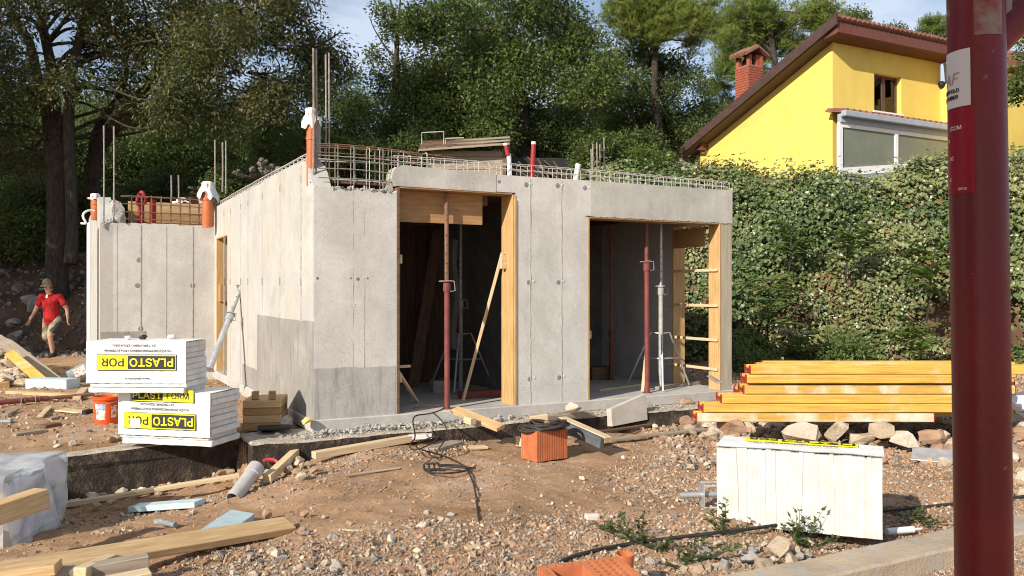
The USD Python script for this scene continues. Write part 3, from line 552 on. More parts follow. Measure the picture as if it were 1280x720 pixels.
for s, z in ((6.64, 2.99), (6.76, 2.99), (6.63, 2.72), (6.64, 2.86), (6.63, 2.60)): bar('long_bar', (-1.5, s, z), (0.02, s, z - 0.02), 0.009, 'rust', 0.015, 7)
def starter(px, py0, py1, Y, r=0.011, m='rebar'):
    a, b = W(px, py1, Y), W(px, py0, Y); v, f = tube([a, (a + b) / 2 + [0.004, 0, 0], b], r, 6)
    la = np.array([loc_of(p[0], p[1]) for p in v]); part(H, 'starter_bar', (np.c_[la, v[:, 2]], f), M[m])
for px, a, b, Y in ((129.5, 157, 285, 14.1), (142, 158, 270, 14.1), (268.5, 175, 268, 14.95), (278, 178, 240, 15.2), (282, 176, 242, 15.4), (214, 219, 262, 15.8), (223, 219, 262, 16.0), (391.5, 60, 232, 9.27), (395, 62, 232, 9.3), (407, 68, 226, 9.5), (411, 66, 226, 9.52), (741, 180, 218, 12.4), (746, 178, 218, 12.4), (750, 180, 218, 12.5), (739, 186, 218, 12.3), (755, 172, 218, 12.6)):
    starter(px, a, b, Y, 0.0135 if Y > 13 else 0.0105)
# pipes that stand out of the walls
def upright(name, px, py0, py1, Y, r, m, tilt=0.0, label=None, n=14, collar=True):
    a, b = W(px, py1, Y), W(px + tilt, py0, Y)
    v, f = tube([a, b], r, n); la = np.array([loc_of(p[0], p[1]) for p in v])
    p = part(H, name, (np.c_[la, v[:, 2]], f), M[m], smooth=40, label=label)
    if collar:
        d = b - a; v, f = tube([a + d * 0.62, a + d * 0.66], r * 1.14, n); la = np.array([loc_of(p_[0], p_[1]) for p_ in v]); part(H, name + '_collar', (np.c_[la, v[:, 2]], f), M[m], smooth=40)
    return b
def wrap_top(b, r, drop, seed, m='cloth'):
    """A rag tied over a pipe end: closed cap with pleats and hanging corners."""
    n, rr = 20, np.random.RandomState(seed); prof = [(0.02, 0.05), (0.7, 0.045), (1.02, 0.026), (1.06, -0.01), (1.05, -0.035), (1.16, -drop * 0.55), (1.38, -drop)]
    v, f = [], []
    for i, (k, z) in enumerate(prof):
        for j in range(n):
            a = 2 * PI * j / n; w = 1 + (0.13 * math.sin(a * 5 + seed) + .09 * math.sin(a * 9 + 3 * seed) + 0.08 * rr.randn() * (i > 3)) * (i >= 2)
            w *= 1 + (.45 * max(0, math.cos(2 * a - .6)) if i >= 5 else 0); v.append([k * r * w * math.cos(a), k * r * w * math.sin(a), z + (drop * (0.2 * math.sin(a * 2 + seed) + .28 * math.sin(a * 5 + 2 * seed)) if i == 6 else drop * 0.12 * math.sin(a * 3 + seed) if i == 5 else 0)])
    for i in range(len(prof) - 1):
        for j in range(n):
            p, q = i * n + j, i * n + (j + 1) % n; f += [[p, q + n, q], [p, p + n, q + n]]
    v = np.array(v) + b; la = np.array([loc_of(p[0], p[1]) for p in v]); part(H, 'pipe_rag', (np.c_[la, v[:, 2]], np.array(f)), M[m], smooth=60)
b = upright('vent_pipe', 389, 140, 232, 9.38, 0.052, 'pvc', label='tall orange vent pipe on the corner with a white rag over its end'); wrap_top(b, 0.055, 0.15, 2)
v_ = upright('duct_pipe', 395, 146, 226, 9.55, 0.05, 'pvc_grey', collar=False)
b = upright('vent_pipe', 259.5, 230, 284, 14.7, 0.09, 'pvc', label='orange vent pipe with a rag, between annex and house'); wrap_top(b, 0.092, 0.24, 5)
b = upright('vent_pipe', 119, 245, 275, 15.2, 0.075, 'pvc', label='orange pipe with a capped end at the far left of the annex'); wrap_top(b, 0.075, 0.06, 7)
b = upright('vent_pipe', 227.5, 250, 268, 16.6, 0.085, 'pvc', label='short orange pipe behind the annex rebar'); wrap_top(b, 0.085, 0.06, 9)
upright('conduit', 665, 178, 222, 10.55, 0.03, 'red_tube', tilt=2, collar=False, label='upright red conduit with a pale cap on the front wall top'); upright('conduit_cap', 667, 177, 180.5, 10.55, 0.031, 'cloth', collar=False)
upright('conduit', 637, 192, 222, 10.4, 0.028, 'paper', tilt=-1, collar=False); upright('conduit', 635, 180, 194, 10.38, 0.028, 'red_tube', tilt=-3, collar=False, label='leaning red and white conduit on the front wall top'); upright('conduit_cap', 632, 179, 182, 10.38, 0.03, 'cloth', collar=False)
upright('conduit', 719, 205, 226, 10.8, 0.035, 'cloth', tilt=4, collar=False)
upright('conduit', 176, 250, 280, 14.65, 0.055, 'red_tube', collar=False); upright('conduit', 191, 250, 280, 14.7, 0.055, 'red_tube', collar=False)
lp = smooth_path([W(172, 252, 14.6), W(174, 243, 14.6), W(177, 240, 14.6), W(180, 244, 14.6), W(182, 252, 14.65), W(176, 256, 14.6), W(171, 253, 14.55)], 5)
v, f = tube(lp, 0.03, 7); la = np.array([loc_of(p[0], p[1]) for p in v]); part(H, 'conduit_loop', (np.c_[la, v[:, 2]], f), M['red_tube'], smooth=60)
lp = smooth_path([W(118, 264, 15), W(108, 264, 14.9), W(104, 272, 14.8), W(107, 278, 14.8), W(101, 279, 14.8)], 5)
v, f = tube(lp, 0.02, 7); la = np.array([loc_of(p[0], p[1]) for p in v]); part(H, 'conduit_loop', (np.c_[la, v[:, 2]], f), M['cloth'], smooth=60)
# crumbs of broken concrete along the ragged edges
def crumbs(n, fn, size, seed):
    r = np.random.RandomState(seed); ms = []
    for i in range(n): ms.append(mv(rock_mesh(900 + i % 7, 0, pts=9), fn(r), Rz(r.rand() * 6), size * r.uniform(0.5, 1.5)))
    return cat(*ms)
part(H, 'concrete_crumbs', crumbs(90, lambda r: (r.uniform(0.2, 0.93), r.uniform(0.0, 0.2), 2.50 + 0.03 * r.rand()), 0.025, 1), M['rubble'], kind='stuff')
part(H, 'concrete_crumbs', crumbs(60, lambda r: (lambda q: (r.uniform(0.0, 0.2), 0.02 + 0.35 * q, 2.5 + 0.33 * q))(r.rand()), 0.025, 2), M['rubble'], kind='stuff')
part(H, 'concrete_crumbs', crumbs(60, lambda r: (lambda q: (r.uniform(-1.80, -1.62), 6.6 + 0.5 * q, 2.5 + 0.42 * q))(r.rand()), 0.04, 3), M['rubble'], kind='stuff')
part(H, 'concrete_crumbs', crumbs(60, lambda r: (r.uniform(3.49, 5.9), 0.0, 2.335), 0.013, 4), M['stone_pale'], kind='stuff')
part(H, 'concrete_crumbs', crumbs(1200, lambda r: (r.uniform(-0.3, 6.0), -0.36 + 0.30 * r.rand() ** 0.8, -0.135 + 0.01 * r.rand()), 0.016, 5), M['rubble'], kind='stuff')
part(H, 'concrete_crumbs', crumbs(160, lambda r: (r.uniform(0.0, 2.4), -0.05 - 0.22 * r.rand(), -0.12 + 0.02 * r.rand()), 0.035, 6), M['rubble'], kind='stuff')

# ------------------------------------------------------------------ the yellow house up on the bank
HC = W(1041, 363, 24.0)[:2]; HZ = 4.2
Yh = thing('yellow_house', 'bright yellow house with brown eaves and a glazed lean-to above the ivy', 'house', (HC[0], HC[1], 0), Rz(BANG))
wl = extr([(0, 3.4), (5.64, 3.4), (5.64, 6.2), (0.0, 8.5)], 0.0, 0.3, 'x'); part(Yh, 'gable_wall', wl, M['yellow_wall'])
W0, W1, ZW0, ZW1 = 1.73, 2.92, 6.66, 7.77
for nm, q in (('front_wall', (0.3, W0, 3.4, 8.6)), ('front_wall', (W1, 4.75, 3.4, 8.6)), ('front_wall', (W0, W1, 3.4, ZW0)), ('front_wall', (W0, W1, ZW1, 8.6))):
    part(Yh, nm, box(q[0], q[1], 0.0, 0.35, q[2], q[3], 0.001), M['yellow_wall'])
part(Yh, 'window_reveal', box(W0 + 0.002, W1 - 0.002, 0.24, 0.33, ZW0 + 0.002, ZW1 - 0.002, 0.002), M['brown_frame'])
wf = part(Yh, 'window', cat(box(W0, W0 + .07, .15, .22, ZW0, ZW1), box(W1 - .07, W1, .15, .22, ZW0, ZW1), box(W0, W1, .151, .219, ZW1 - .07, ZW1 - .001), box(W0, W1, .151, .219, ZW0 + .001, ZW0 + .08), box(W0 + .52, W0 + .67, .149, .221, ZW0, ZW1)), M['brown_frame'])
part(wf, 'pane', box(W0 + .07, W0 + .52, .18, .186, ZW0 + .08, ZW1 - .07, .001), M['glass']); part(wf, 'pane', box(W0 + .67, W1 - .07, .18, .186, ZW0 + .08, ZW1 - .07, .001), M['glass'])
part(wf, 'curtain', box(W0 + .74, W1 - .14, .2, .21, ZW0 + .1, ZW1 - .12, .001), M['paper']); part(wf, 'curtain', box(W0 + .08, W0 + .26, .2, .21, ZW0 + .1, ZW1 - .1, .001), M['paper'])
for a, z in ((W0 + .82, ZW0 + .26), (W0 + 1.0, ZW0 + .26)):
    part(wf, 'curtain_lace', mv(tube([(a + .075 * math.cos(q), .193, z + .085 * math.sin(q)) for q in np.linspace(0, 2 * PI, 13)[:-1]], .014, 5, closed=True), (0, 0, 0)), M['brown_frame'])
part(wf, 'curtain_lace', tube([(W0 + .8, .193, ZW0 + .33), (W0 + .84, .193, ZW0 + .46), (W0 + 1.02, .193, ZW0 + .46), (W0 + 1.0, .193, ZW0 + .36)], .014, 5), M['brown_frame'])
part(Yh, 'window_sill', box(W0 - .06, W1 + .06, -.05, .15, ZW0 - .05, ZW0 - .002, .004), M['white_frame'])
# wing that stands forward on the right
part(Yh, 'wing_wall', box(4.75, 12.0, -2.0, 0.3, 3.4, 7.75, .003), M['yellow_wall'])
# roof: high along the front eave, falling away behind
def slope_z(s): return 8.62 - 0.402 * s
rf = part(Yh, 'roof', extr([(-0.55, slope_z(-0.55) + .02), (6.15, slope_z(6.15)), (6.15, slope_z(6.15) + .1), (-0.55, slope_z(-0.55) + .12)], -0.5, 5.2, 'x'), M['tile'])
for i in range(28):                    # barrel tiles along the front edge
    t = -0.42 + i * 0.2; part(rf, 'roof_tile', tube([(t, -0.62, slope_z(-0.62) + .08), (t, 0.3, slope_z(0.3) + .10)], 0.055, 8), M['tile'], smooth=40)
part(Yh, 'eave_fascia', extr([(-0.58, 8.50), (-0.5, 8.47), (-0.02, 8.42), (-0.02, 8.55), (-0.53, 8.80)], -0.45, 4.78, 'x'), M['fascia_r'])
part(Yh, 'rake_board', extr([(-0.62, slope_z(-0.62) - .18), (6.2, slope_z(6.2) - .18), (6.2, slope_z(6.2) + .09), (-0.62, slope_z(-0.62) + .12)], -0.56, -0.5, 'x'), M['fascia_d'])
part(Yh, 'rake_soffit', extr([(-0.5, slope_z(-0.5) - .2), (6.1, slope_z(6.1) - .2), (6.1, slope_z(6.1) - .12), (-0.5, slope_z(-0.5) - .12)], -0.5, -0.003, 'x'), M['fascia_d'])
part(Yh, 'rake_corbel', extr([(5.2, slope_z(5.2) - .42), (5.6, slope_z(5.6) - .2), (5.2, slope_z(5.2) - .2)], -0.3, -0.003, 'x'), M['fascia_r'])
wr = part(Yh, 'wing_roof', extr([(-2.5, 7.95), (1.5, 9.2), (1.5, 9.32), (-2.5, 8.07)], 4.5, 12.2, 'x'), M['tile'])
for i in range(24):
    t = 4.55 + i * 0.2; part(wr, 'roof_tile', tube([(t, -2.56, 8.06), (t, -1.6, 8.38)], 0.075, 8), M['tile'], smooth=40)
part(Yh, 'eave_fascia', extr([(-2.5, 7.75), (-2.02, 7.7), (-2.02, 8.0), (-2.46, 7.98)], 4.5, 12.2, 'x'), M['fascia_r'])
part(Yh, 'rain_pipe', tube(smooth_path([(-0.36, 6.2, 6.1), (-0.34, 6.2, 5.85), (-0.16, 5.9, 5.66), (-0.08, 5.6, 5.45), (-0.07, 5.58, 4.8), (-0.07, 5.58, 3.6)], 5), 0.075, 10), M['white_frame'], smooth=50)
part(Yh, 'security_lamp', mv(tm(trimesh.creation.icosphere(2, 0.11)), (4.72, -0.06, 7.75)), M['black'], smooth=True)
# glazed lean-to under the window
part(Yh, 'lean_to_roof', extr([(-0.62, 6.30), (0.0, 6.42), (0.0, 6.47), (-0.64, 6.35)], -0.3, 4.74, 'x'), M['tile'])
for i in range(20): 
    t = -.2 + i * 0.25; part(Yh, 'lean_to_tile', tube([(t, -0.70, 6.365), (t, 0.0, 6.49)], 0.045, 8), M['tile'], smooth=40)
part(Yh, 'gutter', box(-0.32, 4.74, -0.72, -0.55, 6.18, 6.35, .02), M['gutter']); part(Yh, 'gutter', box(4.75, 12, -2.8, -2.55, 5.78, 6.0, .02), M['gutter'], label='sheet metal gutter right of the red pole')
part(Yh, 'gutter', box(-0.3, 4.74, -0.55, -0.42, 6.04, 6.28, .01), M['gutter'])
S0 = -0.5; zb0, zb1 = 4.78, 5.34
fr = lambda pts: extr(pts, S0, S0 + 0.09)
part(Yh, 'lean_to_frame', fr([(-.3, 5.92), (4.74, 5.92), (4.74, 6.05), (-.3, 6.05)]), M['white_frame'])
part(Yh, 'lean_to_frame', fr([(-.3, zb0 - .22), (4.74, zb1 - .22), (4.74, zb1), (-.3, zb0)]), M['white_frame'])
for t in (-.3, 2.0, 4.5): part(Yh, 'lean_to_post', extr([(t, zb0 - .2), (t + .13, zb0 - .2), (t + .13, 5.93), (t, 5.93)], S0 - 0.004, S0 + 0.094), M['white_frame'])
M['frosted'] = pm('frosted_screen', (0.20, 0.215, 0.16), (0.16, 0.175, 0.13), scale=1.5, bump=0.05, rough=0.3)
for a, c in ((-.17, 2.0), (2.13, 4.5)):
    za, zc = zb0 + (zb1 - zb0) * a / 4.74, zb0 + (zb1 - zb0) * c / 4.74
    part(Yh, 'lean_to_screen', extr([(a, za), (c, zc), (c, 5.92), (a, 5.92)], S0 + .035, S0 + .055), M['frosted'])
part(Yh, 'lean_to_base', extr([(-.28, 3.4), (4.74, 3.4), (4.74, zb1 - .21), (-.28, zb0 - .21)], S0 + .01, S0 + .3), M['gutter'])
# chimney
cc = np.array(loc_of(*W(937, 363, 28.6)[:2])) - np.array(loc_of(*HC)); cz = W(937, 84, 28.6)[2]
ch = part(Yh, 'chimney', cbox((cc[0], cc[1], cz - .9), (0.62, 0.62, 1.8), .004), M['mortar'])
for r_ in range(16):
    for side in range(4):
        for k in range(2):
            a = (-0.332, -.005)[k] if (r_ + side) % 2 else (-0.332, .15)[k]; b_ = ((-.017, .320) if (r_ + side) % 2 else (.138, .320))[k]; z = cz - 0.09 - r_ * 0.085
            q = box(a, b_, -0.332, -0.28, z, z + 0.073, .004)
            part(ch, 'brick', mv(q, (cc[0], cc[1], 0), Rz(side * PI / 2)), M['brick'])
for sx in (-1, 1):
    for sy in (-1, 1): part(ch, 'cap_pier', cbox((cc[0] + sx * .25, cc[1] + sy * .25, cz + .17), (.13, .13, .34), .004), M['brick'])
part(ch, 'hood_back', box(cc[0] + .02, cc[0] + .3, cc[1] - .3, cc[1] + .3, cz - .02, cz + .36, .004), M['brick']); part(ch, 'flue', cbox((cc[0], cc[1], cz + .12), (.34, .34, .24), .004), M['black'])
for sg in (-1, 1):
    part(ch, 'cap_slab', mv(cbox((0, 0, 0), (.58, .92, .04), .004), (cc[0] + sg * .24, cc[1], cz + .45), Ry(sg * .5)), M['tile'])
    for k in range(5): part(ch, 'cap_tile', mv(tube([(-.3, 0, 0), (.3, 0, 0)], .075, 8), (cc[0] + sg * .25, cc[1] - .36 + k * .18, cz + .48), Ry(sg * .5)), M['tile'], smooth=40)
# hot air haze is absent: the far trees stay crisp in the photograph
# ------------------------------------------------------------------ leaves, trees, ivy
M['leaf_oak'] = leafmat('oak_leaf', (0.130, 0.137, 0.047), (0.260, 0.240, 0.091), (0.468, 0.377, 0.169), gloss=0.3, trans=0.36)
M['leaf_mid'] = leafmat('mid_leaf', (0.147, 0.217, 0.050), (0.273, 0.343, 0.092), (0.420, 0.434, 0.154), gloss=0.3, trans=0.36)
M['leaf_dark'] = leafmat('dark_leaf', (0.090, 0.128, 0.038), (0.160, 0.203, 0.061), gloss=0.25, trans=0.3)
M['leaf_pine'] = leafmat('pine_needles', (0.196, 0.259, 0.046), (0.322, 0.368, 0.075), gloss=0.2, trans=0.25, vscale=0.8)
M['leaf_fresh'] = leafmat('fresh_leaf', (0.10, 0.17, 0.03), (0.18, 0.25, 0.055), gloss=0.3, trans=0.35)
M['leaf_ivy'] = leafmat('ivy_leaf', (0.166, 0.209, 0.061), (0.398, 0.398, 0.166), (0.641, 0.552, 0.298), gloss=0.5, trans=0.12, rough=0.36, vscale=1.6)
M['leaf_ivy_dark'] = leafmat('dark_ivy_leaf', (0.088, 0.149, 0.041), (0.162, 0.223, 0.068), (0.297, 0.297, 0.135), gloss=0.45, trans=0.15, rough=0.4)
M['leaf_dry'] = leafmat('dry_leaf', (0.26, 0.15, 0.07), (0.40, 0.26, 0.13), gloss=0.1, trans=0.2)
M['leaf_weed'] = leafmat('weed_leaf', (0.09, 0.13, 0.045), (0.16, 0.19, 0.07), gloss=0.2, trans=0.3, vscale=6)

def leaf(c, d, n, l, w):
    """One leaf: a folded rhomb of four triangles from c along d, facing n."""
    d = d / np.linalg.norm(d); s = np.cross(d, n); s /= max(np.linalg.norm(s), 1e-6); n = np.cross(s, d)
    v = [c, c + d * l * .45 + s * w / 2 + n * w * .12, c + d * l, c + d * l * .45 - s * w / 2 + n * w * .12, c + d * l * .5 - n * w * .05]
    return np.array(v), np.array([[0, 1, 4], [1, 2, 4], [2, 3, 4], [3, 0, 4]])
def cluster(seed, n=26, R=0.40, l=0.12, w=0.07, droop=0.3, flat=0.7):
    r = np.random.RandomState(seed); ms = []
    for i in range(n):
        p = r.normal(size=3); p /= np.linalg.norm(p); c = p * R * r.rand() ** 0.45 * np.array([1, 1, flat])
        d = p + 0.7 * r.normal(size=3) - [0, 0, droop]; nn = np.array([0, 0, 1.0]) + 0.9 * r.normal(size=3) * 0.6 + p * 0.5
        k = r.uniform(0.65, 1.25); ms.append(leaf(c, d, nn, l * k, w * k))
    return cat(*ms)
def pine_tuft(seed, n=36, R=0.34, l=0.20, w=0.024):
    r = np.random.RandomState(seed); ms = []
    for q in range(3):
        o = r.normal(size=3) * R * 0.45
        for i in range(n // 3):
            d = r.normal(size=3); d[2] = abs(d[2]) + 0.35
            ms.append(leaf(o + d * 0.02, d, r.normal(size=3), l * r.uniform(.7, 1.2), w))
    return cat(*ms)
CL = {'broad': [cluster(1, 40, .40, .10, .062), cluster(2, 44, 0.44, .095, .06), cluster(3, 34, 0.36, 0.11, 0.066)], 'small': [cluster(4, 34, 0.36, 0.085, 0.055), cluster(5, 30, 0.32, 0.09, 0.05)],
      'droop': [cluster(6, 34, 0.40, 0.12, 0.046, 1.1), cluster(7, 38, 0.44, 0.115, 0.05, 0.9)], 'pine': [pine_tuft(8), pine_tuft(9)]}
def crown(tree, name, blobs, kind, mats, seed, dens=1.0, label=None, scale=1.0):
    """blobs: (centre, radius) clumps of leaf sprays, thinner inside, with gaps."""
    r = np.random.RandomState(seed); P = []; S = []
    for c, R in blobs:
        n = int(150 * R * R * dens / scale ** 2) + 8
        p = r.normal(size=(n, 3)); p /= np.linalg.norm(p, axis=1, keepdims=True)
        q = p * (R * (0.30 + 0.75 * r.rand(n, 1) ** 0.6)) * np.array([1.05, 1.05, 0.82])
        w = c + q; keep = meshkit.fbm(w * 1.5 / max(R, 0.5) , 3, seed) > 0.40 + 0.06 * r.rand(n)
        P.append(w[keep]); S.append(r.uniform(0.7, 1.25, keep.sum()) * scale)
    P = np.vstack(P); S = np.concatenate(S); protos = []
    for i, m in enumerate(CL[kind]):
        for j, mt in enumerate(mats): protos.append((f'leaf_spray_{i * len(mats) + j + 1:03d}', m, M[mt]))
    idx = r.randint(0, len(protos), len(P))
    prim = scatter(uniq(path_of(tree), name), protos, P, yaw_quats(r, len(P), 1.3) if kind != 'pine' else yaw_quats(r, len(P), 0.7), S, idx)
    return tag(prim, label=label)
def limb(pts, r0, r1, seed, n=8, wob=0.06):
    r = np.random.RandomState(seed); p = smooth_path(pts, 5) if len(pts) > 2 else np.linspace(pts[0], pts[1], 6)
    p = p + wob * (meshkit.noise(p * 1.3 + seed * 7.7)[:, None] - 0.5) * r.normal(size=(1, 3))
    return tube(p, np.linspace(r0, r1, len(p)), n)
def tree(name, label, Y, base_px, trunk_px, blobs_px, kind, mats, seed, rtrunk=0.22, dens=1.0, bark='bark', spread=1.6, group=None, extra=None, cat_='tree', scale=1.0, twigs=True):
    r = np.random.RandomState(seed)
    b0 = W(base_px[0], base_px[1], Y); b0[2] = float(hill_z(b0[0], Y)) - 0.2
    T = thing(name, label, cat_, tuple(b0), group=group)
    tr = [np.zeros(3)] + [W(px, py, Y + dy) - b0 for px, py, dy in trunk_px]
    bl = [(W(px, py, Y) - b0 + [0, spread * (2 * r.rand() - 1), 0], rr * Y / F) for px, py, rr in blobs_px]
    ms = [limb(tr, rtrunk, rtrunk * 0.35, seed, 10)]
    pth = smooth_path(tr, 6) if len(tr) > 2 else np.linspace(tr[0], tr[1], 12)
    if twigs:
        for c, R in bl:
            low = pth[pth[:, 2] < c[2] - 0.3]
            if not len(low): continue
            k = low[np.argmin(np.linalg.norm(low - c, axis=1) + 0.2 * (c[2] - low[:, 2]))]
            dl = np.linalg.norm(c - k); mid = k * .6 + c * .4 + [0, 0, 0.10 * dl] + 0.09 * dl * r.normal(size=3); m2 = k * .25 + c * .75 + 0.07 * dl * r.normal(size=3)
            ms.append(limb([k, mid, m2, c], min(rtrunk * 0.24, .05), 0.012, seed + len(ms), 6))
            for q in range(3):
                e = c + r.normal(size=3) * R * 0.6; ms.append(limb([c * .7 + mid * .3, (c + e) / 2, e], 0.03, 0.01, seed + len(ms), 4))
    for e in extra or ():
        ms.append(limb([W(px, py, Y + dy) - b0 for px, py, dy in e[0]], e[1], e[2], seed + len(ms), 8))
    part(T, 'trunk', cat(*ms), M[bark], smooth=True)
    crown(T, 'crown', bl, kind, mats, seed, dens, scale=scale)
    return T
R_ = lambda *a: list(a)
tree('oak_tree', 'big dark spreading oak with twin trunks at the left edge', 22.5, (72, 300), [(70, 210, 0), (66, 120, 0.3), (50, 20, 0.6)],
     [(10, 20, 66), (80, -5, 60), (150, 25, 46), (196, 22, 50), (232, 62, 44), (262, 30, 50), (300, 66, 46), (345, 28, 50), (386, 44, 34), (410, 70, 22), (352, 96, 34), (262, 112, 42), (316, 122, 38), (212, 100, 34), (28, 110, 52), (20, 180, 46), (380, 0, 40), (150, -50, 70), (250, -50, 80), (350, -50, 60), (40, -60, 80), (-50, 60, 70), (-50, 160, 60), (290, 150, 30), (355, 140, 26), (236, 150, 30), (118, 62, 34), (150, 95, 26), (112, 120, 26), (160, 140, 22), (175, 60, 24)],
     'droop', ['leaf_oak', 'leaf_oak', 'leaf_dark'], 11, 0.30, 0.9, extra=[([(88, 330, -.5), (87, 200, -.5), (90, 90, -.4), (104, 30, 0), (116, -30, .2)], 0.17, 0.1), ([(68, 250, 0), (50, 100, 0.3), (30, 40, .5), (-10, -10, 1)], .2, .08),
      ([(117, 250, 1.5), (118, 200, 1.4), (132, 170, 1.2), (160, 140, 1), (186, 105, .8), (222, 40, .5), (246, 0, .3)], .24, .12), ([(117, 200, 1.4), (128, 150, 1.2), (150, 115, 1), (158, 80, .8)], .15, .06), ([(150, 150, 1), (195, 140, .6), (235, 98, .4), (300, 90, 0)], .1, .03), ([(222, 40, .5), (300, 20, 0), (390, 55, -.2), (425, 40, -.4)], .06, .02)])
tree('broadleaf_tree', 'shaded tree filling the wood behind the annex', 31, (200, 270), [(198, 200, 0), (205, 140, 0)], [(60, 190, 55), (110, 160, 40), (150, 190, 55), (200, 170, 45), (240, 200, 45), (290, 190, 40), (180, 240, 50), (90, 240, 60), (20, 230, 60), (250, 160, 35), (210, 220, 50), (300, 215, 34)], 'broad', ['leaf_dark', 'leaf_dark', 'leaf_mid'], 12, .2, .9)
tree('broadleaf_tree', 'rounded mid green tree right of the hanging oak, behind the tall corner rebar', 28.5, (380, 210), [(384, 170, 0), (392, 110, 0)], [(318, 150, 34), (352, 130, 36), (384, 100, 30), (412, 112, 32), (438, 120, 26), (452, 150, 26), (400, 150, 38), (358, 176, 36), (322, 186, 30), (430, 180, 34), (390, 195, 32), (448, 100, 14), (405, 82, 16)], 'small', ['leaf_mid', 'leaf_mid', 'leaf_dark'], 13, .18, 1.15)
tree('ivy_clad_tree', 'narrow ivy clad tree with bare twigs at its tip, left of the big oak', 26.5, (494, 215), [(493, 140, 0), (496, 70, 0), (494, 10, 0)], [(494, 40, 17), (496, 76, 18), (490, 112, 22), (496, 146, 22), (490, 180, 26), (468, 62, 13), (512, 26, 16), (476, 96, 14), (478, 150, 24), (482, 20, 10)], 'small', ['leaf_dark', 'leaf_mid'], 14, .16, 1.3, spread=.7,
     extra=[([(494, 30, 0), (488, 0, 0), (486, -40, 0)], .04, .015), ([(494, 40, 0), (500, 0, 0), (498, -35, .2)], .04, .015), ([(493, 70, 0), (470, 40, 0), (462, 20, 0)], .03, .012)])
tree('oak_tree', 'largest full green oak in the middle, behind the shed and the tall doorway', 27, (655, 215), [(654, 170, 0), (650, 110, 0), (640, 40, 0)],
     [(604, 34, 42), (560, 44, 36), (648, 24, 40), (694, 36, 38), (726, 70, 34), (618, 84, 46), (676, 88, 46), (562, 96, 44), (728, 116, 36), (604, 140, 44), (662, 146, 44), (544, 148, 38), (586, 4, 28), (524, 92, 30), (712, 160, 36), (552, 186, 34), (604, 184, 34), (530, 50, 24), (660, -8, 24), (752, 100, 22), (690, 180, 30), (520, 130, 30)], 'broad', ['leaf_mid', 'leaf_mid', 'leaf_dark'], 15, .3, 1.15, spread=2.0)
tree('pine_tree', 'tall pine with a flat bright top, right of the big oak', 30, (822, 225), [(822, 160, 0), (818, 90, 0), (826, 30, 0)], [(776, 18, 26), (806, 12, 30), (838, 18, 30), (866, 30, 24), (820, 40, 26), (786, 40, 20), (872, 46, 14)], 'pine', ['leaf_pine'], 16, .24, 2.4, spread=1.2)
tree('broadleaf_tree', 'dark ivy covered tree below the flat pine top, left of the yellow house', 31.5, (840, 225), [(838, 170, 0), (830, 110, 0)], [(792, 82, 32), (830, 84, 30), (856, 110, 26), (802, 128, 36), (846, 144, 34), (772, 116, 22), (874, 140, 22), (820, 174, 38), (868, 180, 30), (780, 165, 32), (712, 128, 26), (742, 132, 24), (760, 140, 20)], 'broad', ['leaf_mid', 'leaf_dark', 'leaf_dark'], 17, .2, .95, spread=1.3, extra=[([(800, 130, -1.5), (796, 108, -1.6), (786, 96, -1.7), (778, 92, -1.7)], .07, .035)])
tree('pine_tree', 'bright green pine behind the chimney of the yellow house', 37, (975, 150), [(970, 90, 0), (962, 30, 0)], [(912, 34, 26), (938, 16, 30), (974, 14, 32), (1008, 30, 28), (950, 48, 30), (990, 52, 24), (918, 66, 18), (1032, 42, 14), (905, 88, 18), (925, 100, 22), (896, 110, 16), (912, 132, 22), (1022, 14, 12), (896, 60, 10)], 'pine', ['leaf_pine', 'leaf_pine', 'leaf_mid'], 18, .3, 2.2, scale=1.15)
tree('broadleaf_tree', 'small tree tops just above the roof of the yellow house, left of the red pole', 44, (1075, 120), [(1072, 60, 0), (1070, 30, 0)], [(1062, 28, 12), (1078, 24, 11), (1070, 42, 12), (1044, 34, 9), (1098, 42, 7), (1112, 44, 9)], 'broad', ['leaf_mid', 'leaf_dark'], 19, .15, 1.3, spread=.8)
tree('pine_tree', 'small pine over the roof ridge directly left of the red pole', 46, (1178, 120), [(1178, 60, 0), (1174, 40, 0)], [(1168, 30, 14), (1180, 44, 14), (1196, 30, 12), (1160, 40, 7), (1150, 62, 10), (1142, 56, 6)], 'pine', ['leaf_pine', 'leaf_mid'], 20, .16, 2.6, spread=.6, scale=1.2)
tree('broadleaf_tree', 'leafy branch tips reaching in at the right edge beside the yellow wing', 17.5, (1340, 300), [(1335, 200, 0), (1325, 120, 0)], [(1300, 60, 20), (1290, 100, 14), (1278, 112, 7), (1282, 82, 8), (1320, 90, 30), (1310, 30, 30), (1275, 100, 4)], 'small', ['leaf_mid', 'leaf_dark'], 23, .12, 1.6, spread=.4)
# trees that stand left of the frame and throw their shade on the slope there
for i, (x, y, z) in enumerate(((-22.6, 14.0, 9.5), (-20.2, 18.2, 9.0), (-24.5, 17.2, 11), (-24.8, 11.6, 10.5), (-28.8, 9.4, 14), (-31.8, 5.4, 15))):
    T = thing('broadleaf_tree', ['tall shade tree left of the site', 'second shade tree left of the slope', 'shade tree furthest left up the slope', 'shade tree nearest the street left of the site', 'high old shade tree far left', 'high old shade tree behind the nearest one'][i], 'tree', (x, y, -0.5))
    rr = np.random.RandomState(60 + i); bl = [(np.array([0, 0, z]) + rr.normal(size=3) * [2.2, 2.2, 1.9], rr.uniform(1.3, 2.1)) for _ in range(15)]
    part(T, 'trunk', cat(limb([[0, 0, -.3], [.1, .1, z * .5], [0, 0, z]], .3, .1, i), *[limb([[0, 0, z * .55], (c + [0, 0, z * .55]) / 2, c], .1, .03, i + 9) for c, _ in bl]), M['bark'], smooth=True)
    crown(T, 'crown', bl, 'broad', ['leaf_mid'], 60 + i, 0.7, scale=1.5)
